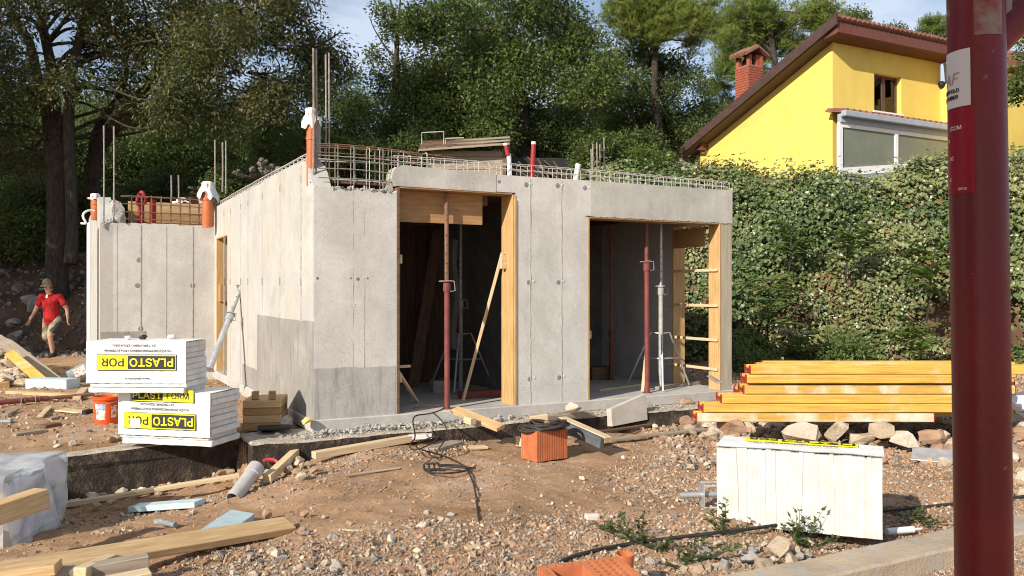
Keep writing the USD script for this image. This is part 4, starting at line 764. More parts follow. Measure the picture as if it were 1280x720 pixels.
# shrubs of the understorey
for i, (px, py, r, Y, mts, lb) in enumerate((
    (462, 196, 30, 24.5, ['leaf_mid', 'leaf_dark'], 'green shrub behind the broken corner rebar'), (428, 190, 20, 24, ['leaf_fresh', 'leaf_mid'], 'fresh green shrub left of the broken corner rebar'), (742, 196, 26, 23.5, ['leaf_dark', 'leaf_mid'], 'dark shrub behind the short starter bars'),
    (790, 196, 30, 24, ['leaf_mid', 'leaf_dark'], 'mid green shrub right of the short starter bars'), (822, 206, 26, 23, ['leaf_mid', 'leaf_fresh'], 'shrub left of the rain pipe of the yellow house'), (700, 178, 30, 27.5, ['leaf_dark'], 'dark shrub between the shed and the big oak'),
    (48, 268, 44, 24.2, ['leaf_dark', 'leaf_mid'], 'dark shrub at the foot of the twin trunk oak'), (150, 262, 44, 25.5, ['leaf_dark'], 'black green shrub behind the annex starter bars'), (215, 250, 40, 26, ['leaf_dark'], 'dark shrub behind the rag topped pipe'),
    (300, 226, 22, 23, ['leaf_dark', 'leaf_mid'], 'shrub below the heap of broken stone'), (10, 300, 26, 24, ['leaf_dark', 'leaf_mid'], 'low dark shrub on the rubble at the left edge'), (886, 240, 20, 19.5, ['leaf_ivy_dark'], 'bushy top of the hedge at the foot of the yellow gable'), (930, 236, 18, 19.5, ['leaf_ivy_dark', 'leaf_mid'], 'rounded hedge bush below the yellow gable'))):
    c = W(px, py, Y); g = float(hill_z(c[0], Y)); rad = r * Y / F; rr = np.random.RandomState(80 + i)
    T = thing('shrub', lb, 'shrub', (c[0], Y, g - .05)); bl = [((c - [c[0], Y, g]) + rr.normal(size=3) * rad * [.75, .5, .45], rad * rr.uniform(.38, .62)) for _ in range(9)] + [((c - [c[0], Y, g]) * [1, 1, .5] + rr.normal(size=3) * rad * [.6, .4, .3], rad * .5) for _ in range(4)]
    part(T, 'stem', cat(*[limb([[0, 0, 0], c_ * .5 + [0, 0, -.1], c_], .035, .012, i) for c_, _ in bl]), M['bark']); crown(T, 'foliage', bl, 'small', mts, 80 + i, 1.7)
# the far wood closes the view between the trunks
fw = np.random.RandomState(5); bl = []
for i in range(130):
    x = fw.uniform(-42, 20); y = fw.uniform(40, 54); bl.append((np.array([x, y, 4.6 + .16 * (y - 26) + fw.uniform(-1, 2.2) * (1 if x > -14 else 1.6)]), fw.uniform(1.4, 2.4)))
FW = thing('far_wood', 'far-off dark wood seen between the trunks', 'wood'); crown(FW, 'foliage', bl, 'broad', ['leaf_dark', 'leaf_dark', 'leaf_mid'], 99, .62, scale=1.6); tag(FW, kind='stuff')

# ------------------------------------------------------------------ ivy on the bank
def ivy_cluster(seed, n=42):
    r = np.random.RandomState(seed); ms = []
    for i in range(n):
        c = r.normal(size=3) * [.21, .21, .05]; d = np.array([r.normal(), r.normal() - 0.9, .1 * r.normal()]); k = r.uniform(.55, 1.25)
        ms.append(leaf(c, d, np.array([0, 0.1, 1.0]) + .42 * r.normal(size=3), .078 * k, .075 * k))
    return cat(*ms)
iv = np.random.RandomState(31); n = 7400
x = iv.uniform(2.2, 15.5, n); d = iv.uniform(-0.05, 2.5, n); y = bank_base(x) + d
e = 0.15
gx = (hill_z(x + e, y) - hill_z(x - e, y)) / (2 * e); gy = (hill_z(x, y + e) - hill_z(x, y - e)) / (2 * e)
N = np.stack([-gx, -gy, np.ones(n)], 1); N /= np.linalg.norm(N, axis=1, keepdims=True)
z = hill_z(x, y); P = np.stack([x, y, z], 1)
bul = meshkit.fbm(P * 0.9, 3, 41)
P = P + N * (0.03 + 1.5 * np.clip(bul - 0.38, 0, 1) + 0.34 * iv.rand(n) ** 1.5 + .35 * (iv.rand(n) < .03))[:, None]
# bare reddish earth shows at the foot in patches
keep = ~((z < 1.35) & (meshkit.fbm(np.stack([x * .9, z * 1.1, 0 * x], 1), 3, 55) > 0.515))
keep &= iv.rand(n) < np.clip(0.45 + gy / 3, 0.35, 1)
P, N = P[keep], N[keep]
qs = []
up = np.array([0, 0, 1.0])
for nn, a in zip(N, iv.normal(0, .5, len(N))):
    nn = nn + [-.1, -.15, .12] + .18 * iv.normal(size=3); nn /= np.linalg.norm(nn)
    yv = up - nn * (up @ nn) if abs(nn[2]) < .98 else np.array([0, 1.0, 0]); yv /= np.linalg.norm(yv); xv = np.cross(yv, nn)
    Rm = np.eye(4); Rm[:3, :3] = np.stack([xv, yv, nn], 1) @ Rz(a); qs.append(trimesh.transformations.quaternion_from_matrix(Rm))
dk = meshkit.fbm(P * .7, 2, 77) + .1 * iv.normal(size=len(P))
dry = (iv.rand(len(P)) < .02) | ((P[:, 2] < 1.7) & (iv.rand(len(P)) < .12)); idx = np.where(dry, 5, 0) + ~dry * np.where(dk > .53, iv.randint(3, 5, len(P)), iv.randint(0, 3, len(P)))
ivp = scatter(uniq('/World', 'ivy'), [(f'ivy_spray_{i:03d}', ivy_cluster(40 + i), M['leaf_ivy' if i < 3 else 'leaf_ivy_dark' if i < 5 else 'leaf_dry']) for i in range(6)], P, qs, iv.uniform(.62, 1.4, len(P)), idx)
tag(ivp, 'dense pale leaved ivy covering the high bank below the yellow house', 'ivy', kind='stuff')
def frond(seed, L_=1.0, pairs=9, w=.05, l=.22, curve=.5):
    r = np.random.RandomState(seed); ms = []; s = np.linspace(0, 1, 12)
    p = np.stack([L_ * s * .8, 0 * s, L_ * (.75 * s - curve * s * s)], 1); ms.append(tube(p, np.linspace(.012, .004, 12), 4))
    for k in range(pairs):
        q = .22 + .78 * k / pairs; i = min(int(q * 11), 10); c = p[i]; t = p[i + 1] - p[i]; t /= np.linalg.norm(t)
        for sg in (-1, 1): ms.append(leaf(c, t * .45 + np.array([0, sg, -.25 + .15 * r.normal()]), np.array([-t[2], 0, t[0]]) + .2 * r.normal(size=3), l * (1.1 - .5 * q), w))
    ms.append(leaf(p[-1], p[-1] - p[-2], np.array([0, 0, 1.0]), l * .7, w)); return cat(*ms)
for i, (px, py, Y, hgt, nf, lb) in enumerate(((1062, 300, 15.9, 1.1, 8, 'feathery sapling growing out of the middle of the ivy'), (962, 385, 15.6, 1.5, 11, 'largest feathery sapling at the left of the ivy bank'), (990, 300, 16.3, .9, 7, 'yellow green sapling high on the left of the ivy'),
      (1165, 345, 15.0, 1.2, 9, 'feathery sapling just left of the red pole'), (930, 432, 15.9, .9, 8, 'low ferny plant at the dark foot of the bank'), (1000, 440, 15.6, .8, 8, 'ferny plant above the left ends of the yellow beams'), (1140, 425, 14.6, 1.0, 9, 'bushy weed above the middle of the yellow beams'))):
    c = W(px, py, Y); c[2] -= hgt * .45; T = thing('sapling', lb, 'plant', tuple(c)); rr = np.random.RandomState(200 + i)
    part(T, 'stem', tube([[0, .2, -.3], [0, .05, hgt * .4], [.02, -.05, hgt * .8]], [.02, .015, .008], 5), M['bark'])
    for k in range(nf * 2):
        part(T, 'frond', mv(frond(300 + k % 5, rr.uniform(.6, 1.0) * hgt * .75, 8, .055, .2), (0, 0, hgt * rr.uniform(.1, .8)), Rz(rr.uniform(0, 2 * PI)) @ Ry(rr.uniform(-.3, .3))), M['leaf_fresh' if i in (2, 3) else 'leaf_mid'])
cw = np.random.RandomState(71); bl = []
for i in range(12):
    px = cw.uniform(905, 1075); Y = cw.uniform(14.6, 15.9) - max(0, (px - 1000) / 1000); c = W(px, 363, Y); c[2] = float(max(hill_z(c[0], Y), ground_z(c[0], Y, False))) + cw.uniform(.0, .35); bl.append((c, cw.uniform(.2, .36)))
GC = thing('undergrowth', 'low dark green undergrowth along the foot of the bank behind the beams', 'undergrowth'); crown(GC, 'foliage', bl, 'small', ['leaf_mid', 'leaf_ivy_dark'], 72, 2.6, scale=.8); tag(GC, kind='stuff')
# ------------------------------------------------------------------ old shed and stone heaps behind the house
sh = W(590, 200, 23.5); g = float(hill_z(sh[0], 23.5)); SH = thing('shed', 'dilapidated dark shed with a sagging board roof under the big oak', 'shed', (sh[0], 23.5, g))
zr = W(600, 188, 23.5)[2] - g
for i in range(9): part(SH, 'wall_board', box(-1.25, 0.9, -.02, .015, .0 + i * zr / 9, (i + .93) * zr / 9, .004), M['wood_grey'])
for t in (-1.25, .85): part(SH, 'post', box(t, t + .1, -.06, -.022, 0, zr, .005), M['wood_dark'])
part(SH, 'dark_opening', box(.95, 2.9, .3, .4, 0, zr * .9, .005), M['black'])  # shade inside the shed painted as a black panel
for i in range(8): part(SH, 'roof_board', mv(cbox((0, 0, 0), (2.5, .24, .03), .003), (-.2, -.35 + i * .225, zr + .04 + .07 * i), Ry(-.07 + .03 * (i % 3)) @ Rx(.3)), M['wood_grey' if i % 3 == 0 else 'wood_dark'])
for i in range(7): part(SH, 'fallen_board', mv(cbox((0, 0, 0), (1.3, .16, .03), .003), (1.6 + .18 * i, -.1 + .05 * i, zr * .5 + .05 * (i % 3)), Ry(.5 + .18 * (i % 4))), M['wood_dark'])
part(SH, 'roof_rail', tube([(-1.35, -.4, zr + .1), (-1.35, -.4, zr + .42), (-.75, -.4, zr + .45), (-.75, -.4, zr + .1)], .018, 5), M['galv_dull']); part(SH, 'roof_rail', tube([(-.7, -.4, zr + .12), (-.7, -.4, zr + .26), (-.2, -.4, zr + .28)], .018, 5), M['galv_dull'])
# ------------------------------------------------------------------ things on the site
def GG(px, py, up=0.0):                 # where the line of sight through a pixel meets the ground
    z = -0.3
    for _ in range(12):
        p = G(px, py, z + up)
        if p[1] > 13: z = max(float(ground_z(p[0], p[1], False)), float(hill_z(p[0], p[1])))
        else: z = float(ground_z(p[0], p[1], False))
    p[2] = z; return p
def dirR(d, roll=0.0):
    x = np.asarray(d, float); x = x / np.linalg.norm(x); y = np.cross([0, 0, 1.0], x); y /= np.linalg.norm(y); z = np.cross(x, y)
    return np.stack([x, y, z], 1) @ Rx(roll)
def bar_between(name, label, category, a, b, w, h, mt, roll=0.0, group=None, worn=0.004, bend=0.0):
    """A sawn timber whose centre line runs from a to b."""
    a, b = np.asarray(a, float), np.asarray(b, float); Ln = np.linalg.norm(b - a)
    v, f = box(-Ln / 2, Ln / 2, -w / 2, w / 2, -h / 2, h / 2, worn)
    return single(name, (v, f), M[mt], label, category, (a + b) / 2, dirR(b - a, roll), group=group)
def ground_bar(name, label, category, p0, p1, w, h, mt, lift=(0, 0), **k):
    a, b = GG(*p0), GG(*p1); a[2] += h / 2 + lift[0]; b[2] += h / 2 + lift[1]
    return bar_between(name, label, category, a, b, w, h, mt, **k)
def text_on(parent, name, s, hgt, mt, x, z, y=0.0, flip=False, width=None, bold=True):
    """Lettering on a face that looks towards -y; (x, z) is its centre."""
    t = meshkit.text_mesh(s, hgt, 0.0015, bold); v = np.array(t.vertices); f = np.array(t.faces)
    c = (v.max(0) + v.min(0)) / 2; v = v - [c[0], c[1], 0]
    if width: v[:, 0] *= width / (v[:, 0].max() - v[:, 0].min())
    if flip: v[:, :2] *= -1
    w = np.stack([x + v[:, 0], y - v[:, 2], z + v[:, 1]], 1)
    return part(parent, name, (w, f), M[mt])
def rect(parent, name, x0, x1, z0, z1, y, mt, th=0.002):
    return part(parent, name, box(x0, x1, y - th, y + th, z0, z1, 0.0005), M[mt])

# ---- polystyrene packs with upside-down print
M['film'] = pm('white_film', (0.86, 0.86, 0.84), (0.80, 0.79, 0.76), scale=5, bump=0.5, bscale=26, dist=0.006, rough=0.35, spec=0.4, extra=((0.66, 0.58, 0.48), 6.0, 0.64, 0.8))
def eps_pack(label, FL, yaw, Lx, D, Hh, n, seed, film_from, prints, jit=0.012):
    T = thing('polystyrene_pack', label, 'insulation pack', FL, Rz(yaw), group=None); r = np.random.RandomState(seed); h = Hh / n
    for i in range(n):
        dx, dy = r.normal() * jit, r.normal() * jit * 0.5
        m = fine(box(dx, Lx + dx + r.normal() * jit * .5, dy, D + dy, i * h + .001, (i + 1) * h - .001, .006), 0.09)
        m[0][:] += 0.005 * (meshkit.noise(m[0] * 17 + seed)[:, None] - .5)
        part(T, 'board', m, M['eps_edge'])
    # the printed film round the pack, creased
    nx, nz = 40, 16; X, Z = np.meshgrid(np.linspace(-.012, Lx + .012, nx), np.linspace(film_from, Hh + .006, nz)); 
    Y = -.024 + .007 * (meshkit.fbm(np.stack([X * 11, Z * 9, 0 * X + seed], -1), 3, seed) - .5) + .004 * np.sin(X * 60 + 3 * Z)
    v = np.stack([X, Y, Z], -1).reshape(-1, 3); i = np.arange(nz - 1)[:, None] * nx + np.arange(nx - 1); q = np.stack([i, i + 1, i + nx + 1, i + nx], -1).reshape(-1, 4)
    top = v[-nx:].copy(); top2 = top.copy(); top2[:, 1] += D * .9; top2[:, 2] += .004; top[:, 2] += 0.002
    k = len(v); v = np.vstack([v, top2]); q = np.vstack([q, [[k - nx + j, k - nx + j + 1, k + j + 1, k + j] for j in range(nx - 1)]])
    vb = v + [0, .006, -.003]; nv = len(v); f = np.vstack([q, q[:, ::-1] + nv]); part(T, 'film', (np.vstack([v, vb]), f), M['film'], smooth=50)
    prints(T); return T
yf = -.034
def logo(T, x0, x1, z0, z1, split, flip, a, b, y=yf):
    """Dark box with yellow word a and yellow box with dark word b; flip = printed upside down."""
    rect(T, 'print_border', x0 - .012, x1 + .012, z0 - .012, z1 + .012, y + .001, 'ink', .0012); rect(T, 'print_yellow', x0 - .006, x1 + .006, z0 - .006, z1 + .006, y, 'yellow', .0016); 
    xa = (split, x1) if flip else (x0, split); xb = (x0, split) if flip else (split, x1); hh = z1 - z0
    rect(T, 'print_dark', xa[0], xa[1], z0 + .004, z1 - .004, y - .001, 'ink', .0018)
    text_on(T, 'lettering', a, hh * .56, 'yellow', sum(xa) / 2, (z0 + z1) / 2, y - .0025, flip, (xa[1] - xa[0]) * .92); text_on(T, 'lettering', b, hh * .56, 'ink', sum(xb) / 2, (z0 + z1) / 2, y - .0015, flip, (xb[1] - xb[0]) * .74)
def prints_up(T):
    logo(T, .11, .88, .235, .37, .41, True, 'PLASTO', 'POR')
    text_on(T, 'lettering', 'PLOČE EKSPANDIRANOG POLISTIRENA', .022, 'ink', .50, .415, yf, True, .66); text_on(T, 'lettering', 'ZA TOPLINSKU IZOLACIJU', .022, 'ink', .47, .468, yf, True, .43)
    text_on(T, 'lettering', 'www.plastform.hr', .018, 'ink', .50, .148, yf, True, .25)
def prints_low(T):
    logo(T, .075, .85, .17, .31, .375, True, 'PLASTO', 'POR')
    text_on(T, 'lettering', 'PLOČE EKSPANDIRANOG POLISTIRENA', .022, 'ink', .46, .356, yf, True, .64); text_on(T, 'lettering', 'ZA TOPLINSKU IZOLACIJU', .022, 'ink', .43, .405, yf, True, .39)
    logo(T, .15, .83, .440, .545, .50, False, 'PLAST', 'FORM')
    part(T, 'torn_patch', box(.13, .25, yf - .004, yf - .001, .165, .26, .001), M['eps'])
FLo = G(151, 552, -0.12); FRo = G(265, 557, -0.12); yaw1 = math.atan2(FRo[1] - FLo[1], FRo[0] - FLo[0])
for q in (FLo, FRo): pass
eps_pack('lower white polystyrene pack with upside down black and yellow print, bucket at its left', (FLo[0], FLo[1], -0.135), yaw1, 1.0, .52, .52, 9, 1, .095, prints_low)
FLu = W(111, 491, 8.30)
eps_pack('upper white polystyrene pack resting askew on the lower one', (FLu[0], 8.30, .392), -0.05, .97, .50, .5, 9, 2, .10, prints_up)
uz = .892
for i, (x, y, s, mt) in enumerate(((-3.72, 8.55, .05, 'cable'), (-3.45, 8.6, .06, 'eps'), (-3.85, 8.5, .045, 'eps'))): single('plastic_scrap', rock_mesh(40 + i, 1), M[mt], ['black plastic scrap on the upper polystyrene pack', 'white scrap on the middle of the upper pack', 'white scrap on the left of the upper pack'][i], 'scrap', (x, y, uz + .03), s=s)
# right-hand pack standing on its edge
FLr = W(896, 654, 6.1); FRr = W(1103, 675, 5.68); d = FRr - FLr; Lr = np.linalg.norm(d); xr = d / Lr; yr = np.array([-xr[1], xr[0], 0]); yr = yr / np.linalg.norm(yr); zr_ = np.cross(xr, yr)
RP = thing('polystyrene_pack', 'white polystyrene pack on its side at the front right, ridged with board edges', 'insulation pack', FLr, np.stack([xr, yr, zr_], 1)); r = np.random.RandomState(8)
NB = 34; xs_ = np.cumsum(np.r_[0, r.uniform(.35, 1.6, NB)]); xs_ = xs_ / xs_[-1] * Lr; sl_ = np.r_[0, .012 * np.cumsum(r.normal(size=NB - 1)) * 0 + .006 * r.normal(size=NB - 1), 0]
for i in range(NB):
    dy = r.normal() * .0012; m = fine(box(xs_[i] + .00005, xs_[i + 1] - .00005, dy, .42 + dy, .0, .545 + r.normal() * .003, .0021), .12); u__ = np.clip((m[0][:, 0] - xs_[i]) / (xs_[i + 1] - xs_[i]), 0, 1); m[0][:, 0] += (sl_[i] * (1 - u__) + sl_[i + 1] * u__) * (m[0][:, 2] / .27 - 1); m[0][:] += .003 * (meshkit.noise(m[0] * 19)[:, None] - .5)
    part(RP, 'board', m, M['eps'])
nx = 34; X, Yy = np.meshgrid(np.linspace(-.012, Lr + .012, nx), np.linspace(.02, .43, 9)); Zz = .557 + .012 * (meshkit.fbm(np.stack([X * 8, Yy * 9, 0 * X], -1), 3, 4) - .5)
v = np.stack([X, Yy, Zz], -1).reshape(-1, 3); i = np.arange(8)[:, None] * nx + np.arange(nx - 1); q = np.stack([i, i + 1, i + nx + 1, i + nx], -1).reshape(-1, 4)
part(RP, 'film', (np.vstack([v, v - [0, 0, .004]]), np.vstack([q, q[:, ::-1] + len(v)])), M['film'], smooth=50)
part(RP, 'print_yellow', box(.16, .94, .27, .39, .563, .568, .001), M['yellow']); part(RP, 'print_dark', box(.42, .92, .285, .375, .5685, .5705, .0005), M['ink'])
for s_, x0, mt, w_ in (('PLASTO', .67, 'yellow', .46), ('POR', .29, 'ink', .2)):
    t = meshkit.text_mesh(s_, .055, .0015, True); vv = np.array(t.vertices); c = (vv.max(0) + vv.min(0)) / 2; vv = (vv - [c[0], c[1], 0]); vv[:, 0] *= w_ / np.ptp(vv[:, 0]); vv[:, :2] *= -1
    part(RP, 'lettering', (vv + [x0, .33, .571], np.array(t.faces)), M[mt])
t = meshkit.text_mesh('PLOČE EKSPANDIRANOG POLISTIRENA', .022, .0015); vv = np.array(t.vertices); vv = vv - (vv.max(0) + vv.min(0)) / 2; vv[:, 0] *= .62 / np.ptp(vv[:, 0]); vv[:, :2] *= -1; part(RP, 'lettering', (vv + [.5, .19, .568], np.array(t.faces)), M['ink'])

# ---- white board leaning on the footing
M['eps_dirty'] = pm('dusty_polystyrene', (.58, .53, .47), (.44, .39, .33), scale=4, bump=.4, bscale=120, dist=.005, rough=.85)  # greyer, darker polystyrene tone for the offcut
a, b_ = GG(760, 533), GG(810, 530)
Bd = single('insulation_board', fine(extr([(0, 0), (.60, .03), (.60, .35), (0, .21)], 0, .09), .1), M['eps_dirty'], 'white polystyrene offcut with a slanting top, leaning on the footing', 'insulation board', (a[0] + .01, a[1] - .38, a[2] - .11), Rz(.62) @ Rx(-.10))
# ---- bucket, tubs
bk = GG(130, 531); T = thing('bucket', 'orange plastic bucket beside the polystyrene packs', 'bucket', (bk[0] - .02, bk[1] + .12, bk[2] - .02))
part(T, 'body', lathe([(0.0, .0), (.12, .0), (.128, .01), (.150, .30), (.166, .305), (.168, .335), (.158, .34), (.146, .31), (.122, .02), (0.0, .02)], 28), M['bucket'], smooth=35)
part(T, 'handle', tube([(.165 * math.cos(x), -.02 - .12 * math.sin(x), .31 - .05 * math.sin(x)) for x in np.linspace(0, PI, 12)], .004, 5), M['galv'])
def curved(parent, name, a0, a1, z0, z1, rad0, rad1, mt, th=.0015, n=12, cy=(0, 0)):
    """A label that follows a round body; angles from -y, growing to +x."""
    v, f = [], []
    for j in range(n + 1):
        a = a0 + (a1 - a0) * j / n
        for z, rd in ((z0, rad0), (z1, rad1)):
            v += [[(rd + th) * math.sin(a) + cy[0], -(rd + th) * math.cos(a) + cy[1], z]]
    for j in range(n): f += [[2 * j, 2 * j + 2, 2 * j + 3], [2 * j, 2 * j + 3, 2 * j + 1]]
    return part(parent, name, (np.array(v), np.array(f)), M[mt], smooth=True)
M['label_blue'] = pm('blue_print', (0.10, 0.24, 0.52), (0.62, 0.66, 0.72), scale=24, bump=.02, rough=.5); M['label_white'] = pm('white_worn_print', (0.75, 0.68, 0.62), (0.62, 0.16, 0.06), scale=30, bump=.02, rough=.5, lo=.42, hi=.5)
curved(T, 'label', -.55, .35, .20, .26, .143, .149, 'label_blue'); curved(T, 'label', -.5, .32, .08, .195, .133, .143, 'label_white'); curved(T, 'label', .75, 1.2, .10, .24, .135, .147, 'label_white')
tb = GG(83, 480); T = thing('tub', 'grey mortar bucket lying on its side beside a plank', 'bucket', (tb[0] + .2, tb[1] + .1, tb[2] + .16), Rz(.5) @ Ry(1.2))
part(T, 'body', lathe([(0, -.2), (.13, -.2), (.17, .19), (.19, .2), (.19, .225), (.165, .22), (.125, -.18), (0, -.18)], 24), M['grey_tub'], smooth=35)
curved(T, 'label', -.9, .1, -.1, .08, .146, .16, 'label_white')
ground_bar('foam_board', 'pale green foam board lying before the mortar bucket', 'insulation board', (41, 486), (92, 487), .30, .17, 'foam_blue')

# ---- steel props
def prop(label, base, top, m_out, m_in, split=.6, r0=.03, group=None, tripod=False, name='steel_prop', plates=True):
    base, top = np.asarray(base, float), np.asarray(top, float); d = top - base; Ln = np.linalg.norm(d)
    z = d / Ln; x = np.cross([0, 1, .01], z); x /= np.linalg.norm(x); y = np.cross(z, x); R = np.stack([x, y, z], 1)
    T = thing(name, label, 'steel prop', base, R, group=group); k = Ln * split
    part(T, 'outer_tube', tube([(0, 0, .008), (0, 0, k)], r0, 14), M[m_out], smooth=40); part(T, 'inner_tube', tube([(0, 0, k - .1), (0, 0, Ln - .008)], r0 * .78, 14), M[m_in], smooth=40)
    part(T, 'collar', cat(tube([(0, 0, k - .07), (0, 0, k + .03)], r0 * 1.35, 14), tube([(0, 0, k + .04), (0, 0, k + .06)], r0 * 1.6, 14)), M[m_out], smooth=40)
    part(T, 'pin', tube([(-.09, 0, k + .05), (.02, -.045, k + .06), (.09, -.03, k + .05), (.1, 0, k - .06), (.05, -.04, k - .07)], .007, 6), M['rebar'])
    if plates: part(T, 'base_plate', box(-.06, .06, -.06, .06, 0, .008, .002), M[m_out]); part(T, 'head_plate', box(-.06, .06, -.06, .06, Ln - .008, Ln, .002), M[m_in])
    for q in range(5): part(T, 'pin_hole', tube([(0, -r0 * .8, k + .15 + q * .11), (0, -r0 * .7, k + .15 + q * .11)], .008, 8), M['black'])
    if tripod:
        for a in (0.5, 2.6, 4.6):
            part(T, 'tripod_leg', tube([(.03 * math.cos(a), .03 * math.sin(a), .78), (.16 * math.cos(a), .16 * math.sin(a), .79), (.52 * math.cos(a), .52 * math.sin(a), .02)], .014, 8), M['galv']); part(T, 'tripod_brace', tube([(.03 * math.cos(a), .03 * math.sin(a), .42), (.33 * math.cos(a), .33 * math.sin(a), .42)], .012, 8), M['galv'])
    return T
def floor_at(px, py): p = G(px, py, 0.0); return p
p = floor_at(559, 511); prop('red steel prop standing in the tall left doorway', p, W(558, 236, p[1]), 'red_prop', 'rust', .56, .033)
p = floor_at(809, 491); prop('red steel prop standing in the wide right doorway', p, W(808, 276, p[1]), 'red_prop', 'red_prop', .74, .034)
p = floor_at(826, 485); prop('grey galvanised prop on a tripod behind the red one in the right doorway', p, p + [0, 0, 2.42], 'galv_dull', 'galv', .58, .032, tripod=True)
p = floor_at(764, 475); prop('dark red prop deep in the right doorway, by the left jamb', p, p + [0, 0, 2.42], 'red_prop', 'rust', .3, .03)
p = floor_at(576, 487); prop('thin grey prop on a tripod in the shade behind the tall doorway', p, p + [0, 0, 2.42], 'galv_dull', 'galv', .5, .028, tripod=True)
p = floor_at(606, 480); prop('dark prop furthest back in the tall doorway', p, p + [0, 0, 2.42], 'rust', 'rust', .45, .03)
p = G(255, 495, -.12); q = W(301, 359, 12.9); T = prop('grey galvanised prop leaning against the sunlit side wall', W(262, 462, 11.9), q, 'galv', 'galv_dull', .62, .045)
# red pipe lying across the left of the site
a, b_ = GG(-60, 513), GG(118, 497); T = thing('steel_prop', 'dusty red steel prop lying flat across the ground at the left', 'steel prop'); dz = np.array([0, 0, .05])
part(T, 'outer_tube', tube([a + dz, a * .35 + b_ * .65 + dz], .036, 12), M['red_prop'], smooth=40); part(T, 'inner_tube', tube([a * .4 + b_ * .6 + dz, b_ + dz], .027, 12), M['rust'], smooth=40)
for k in (.48, .58): m_ = a * (1 - k) + b_ * k; part(T, 'collar', tube([m_ + dz, m_ + dz + (b_ - a) * .012], .048, 12), M['rust'], smooth=40); part(T, 'pin', tube([m_ + [0, -.05, .1], m_ + [0, -.06, -.05]], .008, 5), M['rebar'])
# things inside the doorways
bar_between('plank', 'dark brown plank leaning inside the tall doorway', 'plank', floor_at(517, 484) + [0, 0, .02], W(548, 288, 12.4), .16, .04, 'wood_dark', roll=1.2)
bar_between('lath', 'pale lath leaning against the right jamb of the tall doorway', 'lath', floor_at(579, 500), W(628, 316, 10.45), .055, .04, 'wood_pale', roll=.6)
bar_between('lath', 'light lath leaning on the left jamb at the doorway floor', 'lath', floor_at(522, 503), W(496, 462, 9.6), .04, .03, 'wood_pale')
bar_between('lath', 'short pale batten by the left jamb, inside the tall doorway', 'lath', W(494, 458.5, 9.75), W(512, 457.5, 9.9), .05, .03, 'wood_pale')
bar_between('lath', 'pale lath leaning behind the red prop in the right doorway', 'lath', floor_at(803, 490), W(809, 430, 12.0), .045, .03, 'wood_pale')
c = floor_at(603, 497); single('red_beam', box(-.32, .32, -.06, .06, 0, .10, .008), M['red_prop'], 'low red steel beam lying on the floor of the tall doorway', 'beam', c, Rz(.4))
c = floor_at(550, 490); single('hollow_block', box(-.12, .12, -.09, .09, 0, .16, .008), M['rubble'], 'grey block on the floor behind the red prop', 'block', c, Rz(.4))
c = floor_at(748, 474); single('floor_box', box(-.2, .2, -.12, .12, 0, .2, .008), M['wood_dark'], 'dark box on the floor inside the right doorway', 'box', c, Rz(.5))
for i, (px0, px1) in enumerate(((506, 512), (520, 526), (536, 541), (586, 594), (612, 618))):
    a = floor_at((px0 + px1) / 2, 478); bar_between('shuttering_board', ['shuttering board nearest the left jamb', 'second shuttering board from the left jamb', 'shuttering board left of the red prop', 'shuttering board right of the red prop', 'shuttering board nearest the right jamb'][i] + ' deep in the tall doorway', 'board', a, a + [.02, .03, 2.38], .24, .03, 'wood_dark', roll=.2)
bar_between('lath', 'light strip of timber lying across the sunlit floor of the right doorway', 'lath', floor_at(748, 489) + [0, 0, .012], floor_at(800, 482) + [0, 0, .012], .05, .024, 'wood_pale')
bar_between('plank', 'plank end on the floor beside the right pillar', 'plank', floor_at(820, 487) + [0, 0, .02], floor_at(872, 480) + [0, 0, .02], .09, .04, 'wood_grey')
wp = smooth_path([W(568, 300, 10.6), W(566, 330, 10.6), W(569, 370, 10.62), W(565, 410, 10.6), W(567, 436, 10.6)], 8); rr = np.random.RandomState(3)
single('plastic_wrap', tube(wp, .05 + .02 * rr.rand(len(wp)), 7), M['cable'], 'dark plastic strip hanging beside the red prop', 'plastic wrap')

# ---- person
P0 = GG(60, 447); S = 1.0
def hull(a, ra, b, rb, n=14):
    return m3.Manifold.batch_hull([m3.Manifold.sphere(ra, n).translate([float(x) for x in a]), m3.Manifold.sphere(rb, n).translate([float(x) for x in b])])
def blend(bones, e, it=10):
    m = m3.Manifold()
    for a, ra, b, rb in bones: m = m + hull(a, ra, b, rb)
    m = m.refine_to_length(e).to_mesh(); t = trimesh.Trimesh(m.vert_properties[:, :3], m.tri_verts); t.merge_vertices(); trimesh.smoothing.filter_taubin(t, iterations=it); return tm(t)
J = dict(hip=(.03, .03, .93), chest=(.0, -.01, 1.27), neck=(-.015, -.03, 1.49), head=(-.035, -.075, 1.625), shL=(-.20, 0, 1.42), shR=(.20, .02, 1.42), elL=(-.34, .04, 1.14), wrL=(-.43, -.05, .91), elR=(.345, .06, 1.15), wrR=(.42, -.05, .92),
         hpL=(-.06, .03, .90), hpR=(.13, .02, .90), knL=(-.09, -.02, .50), anL=(-.03, .24, .13), knR=(.085, -.20, .53), anR=(.12, -.13, .09))
J = {k: np.array(v) for k, v in J.items()}
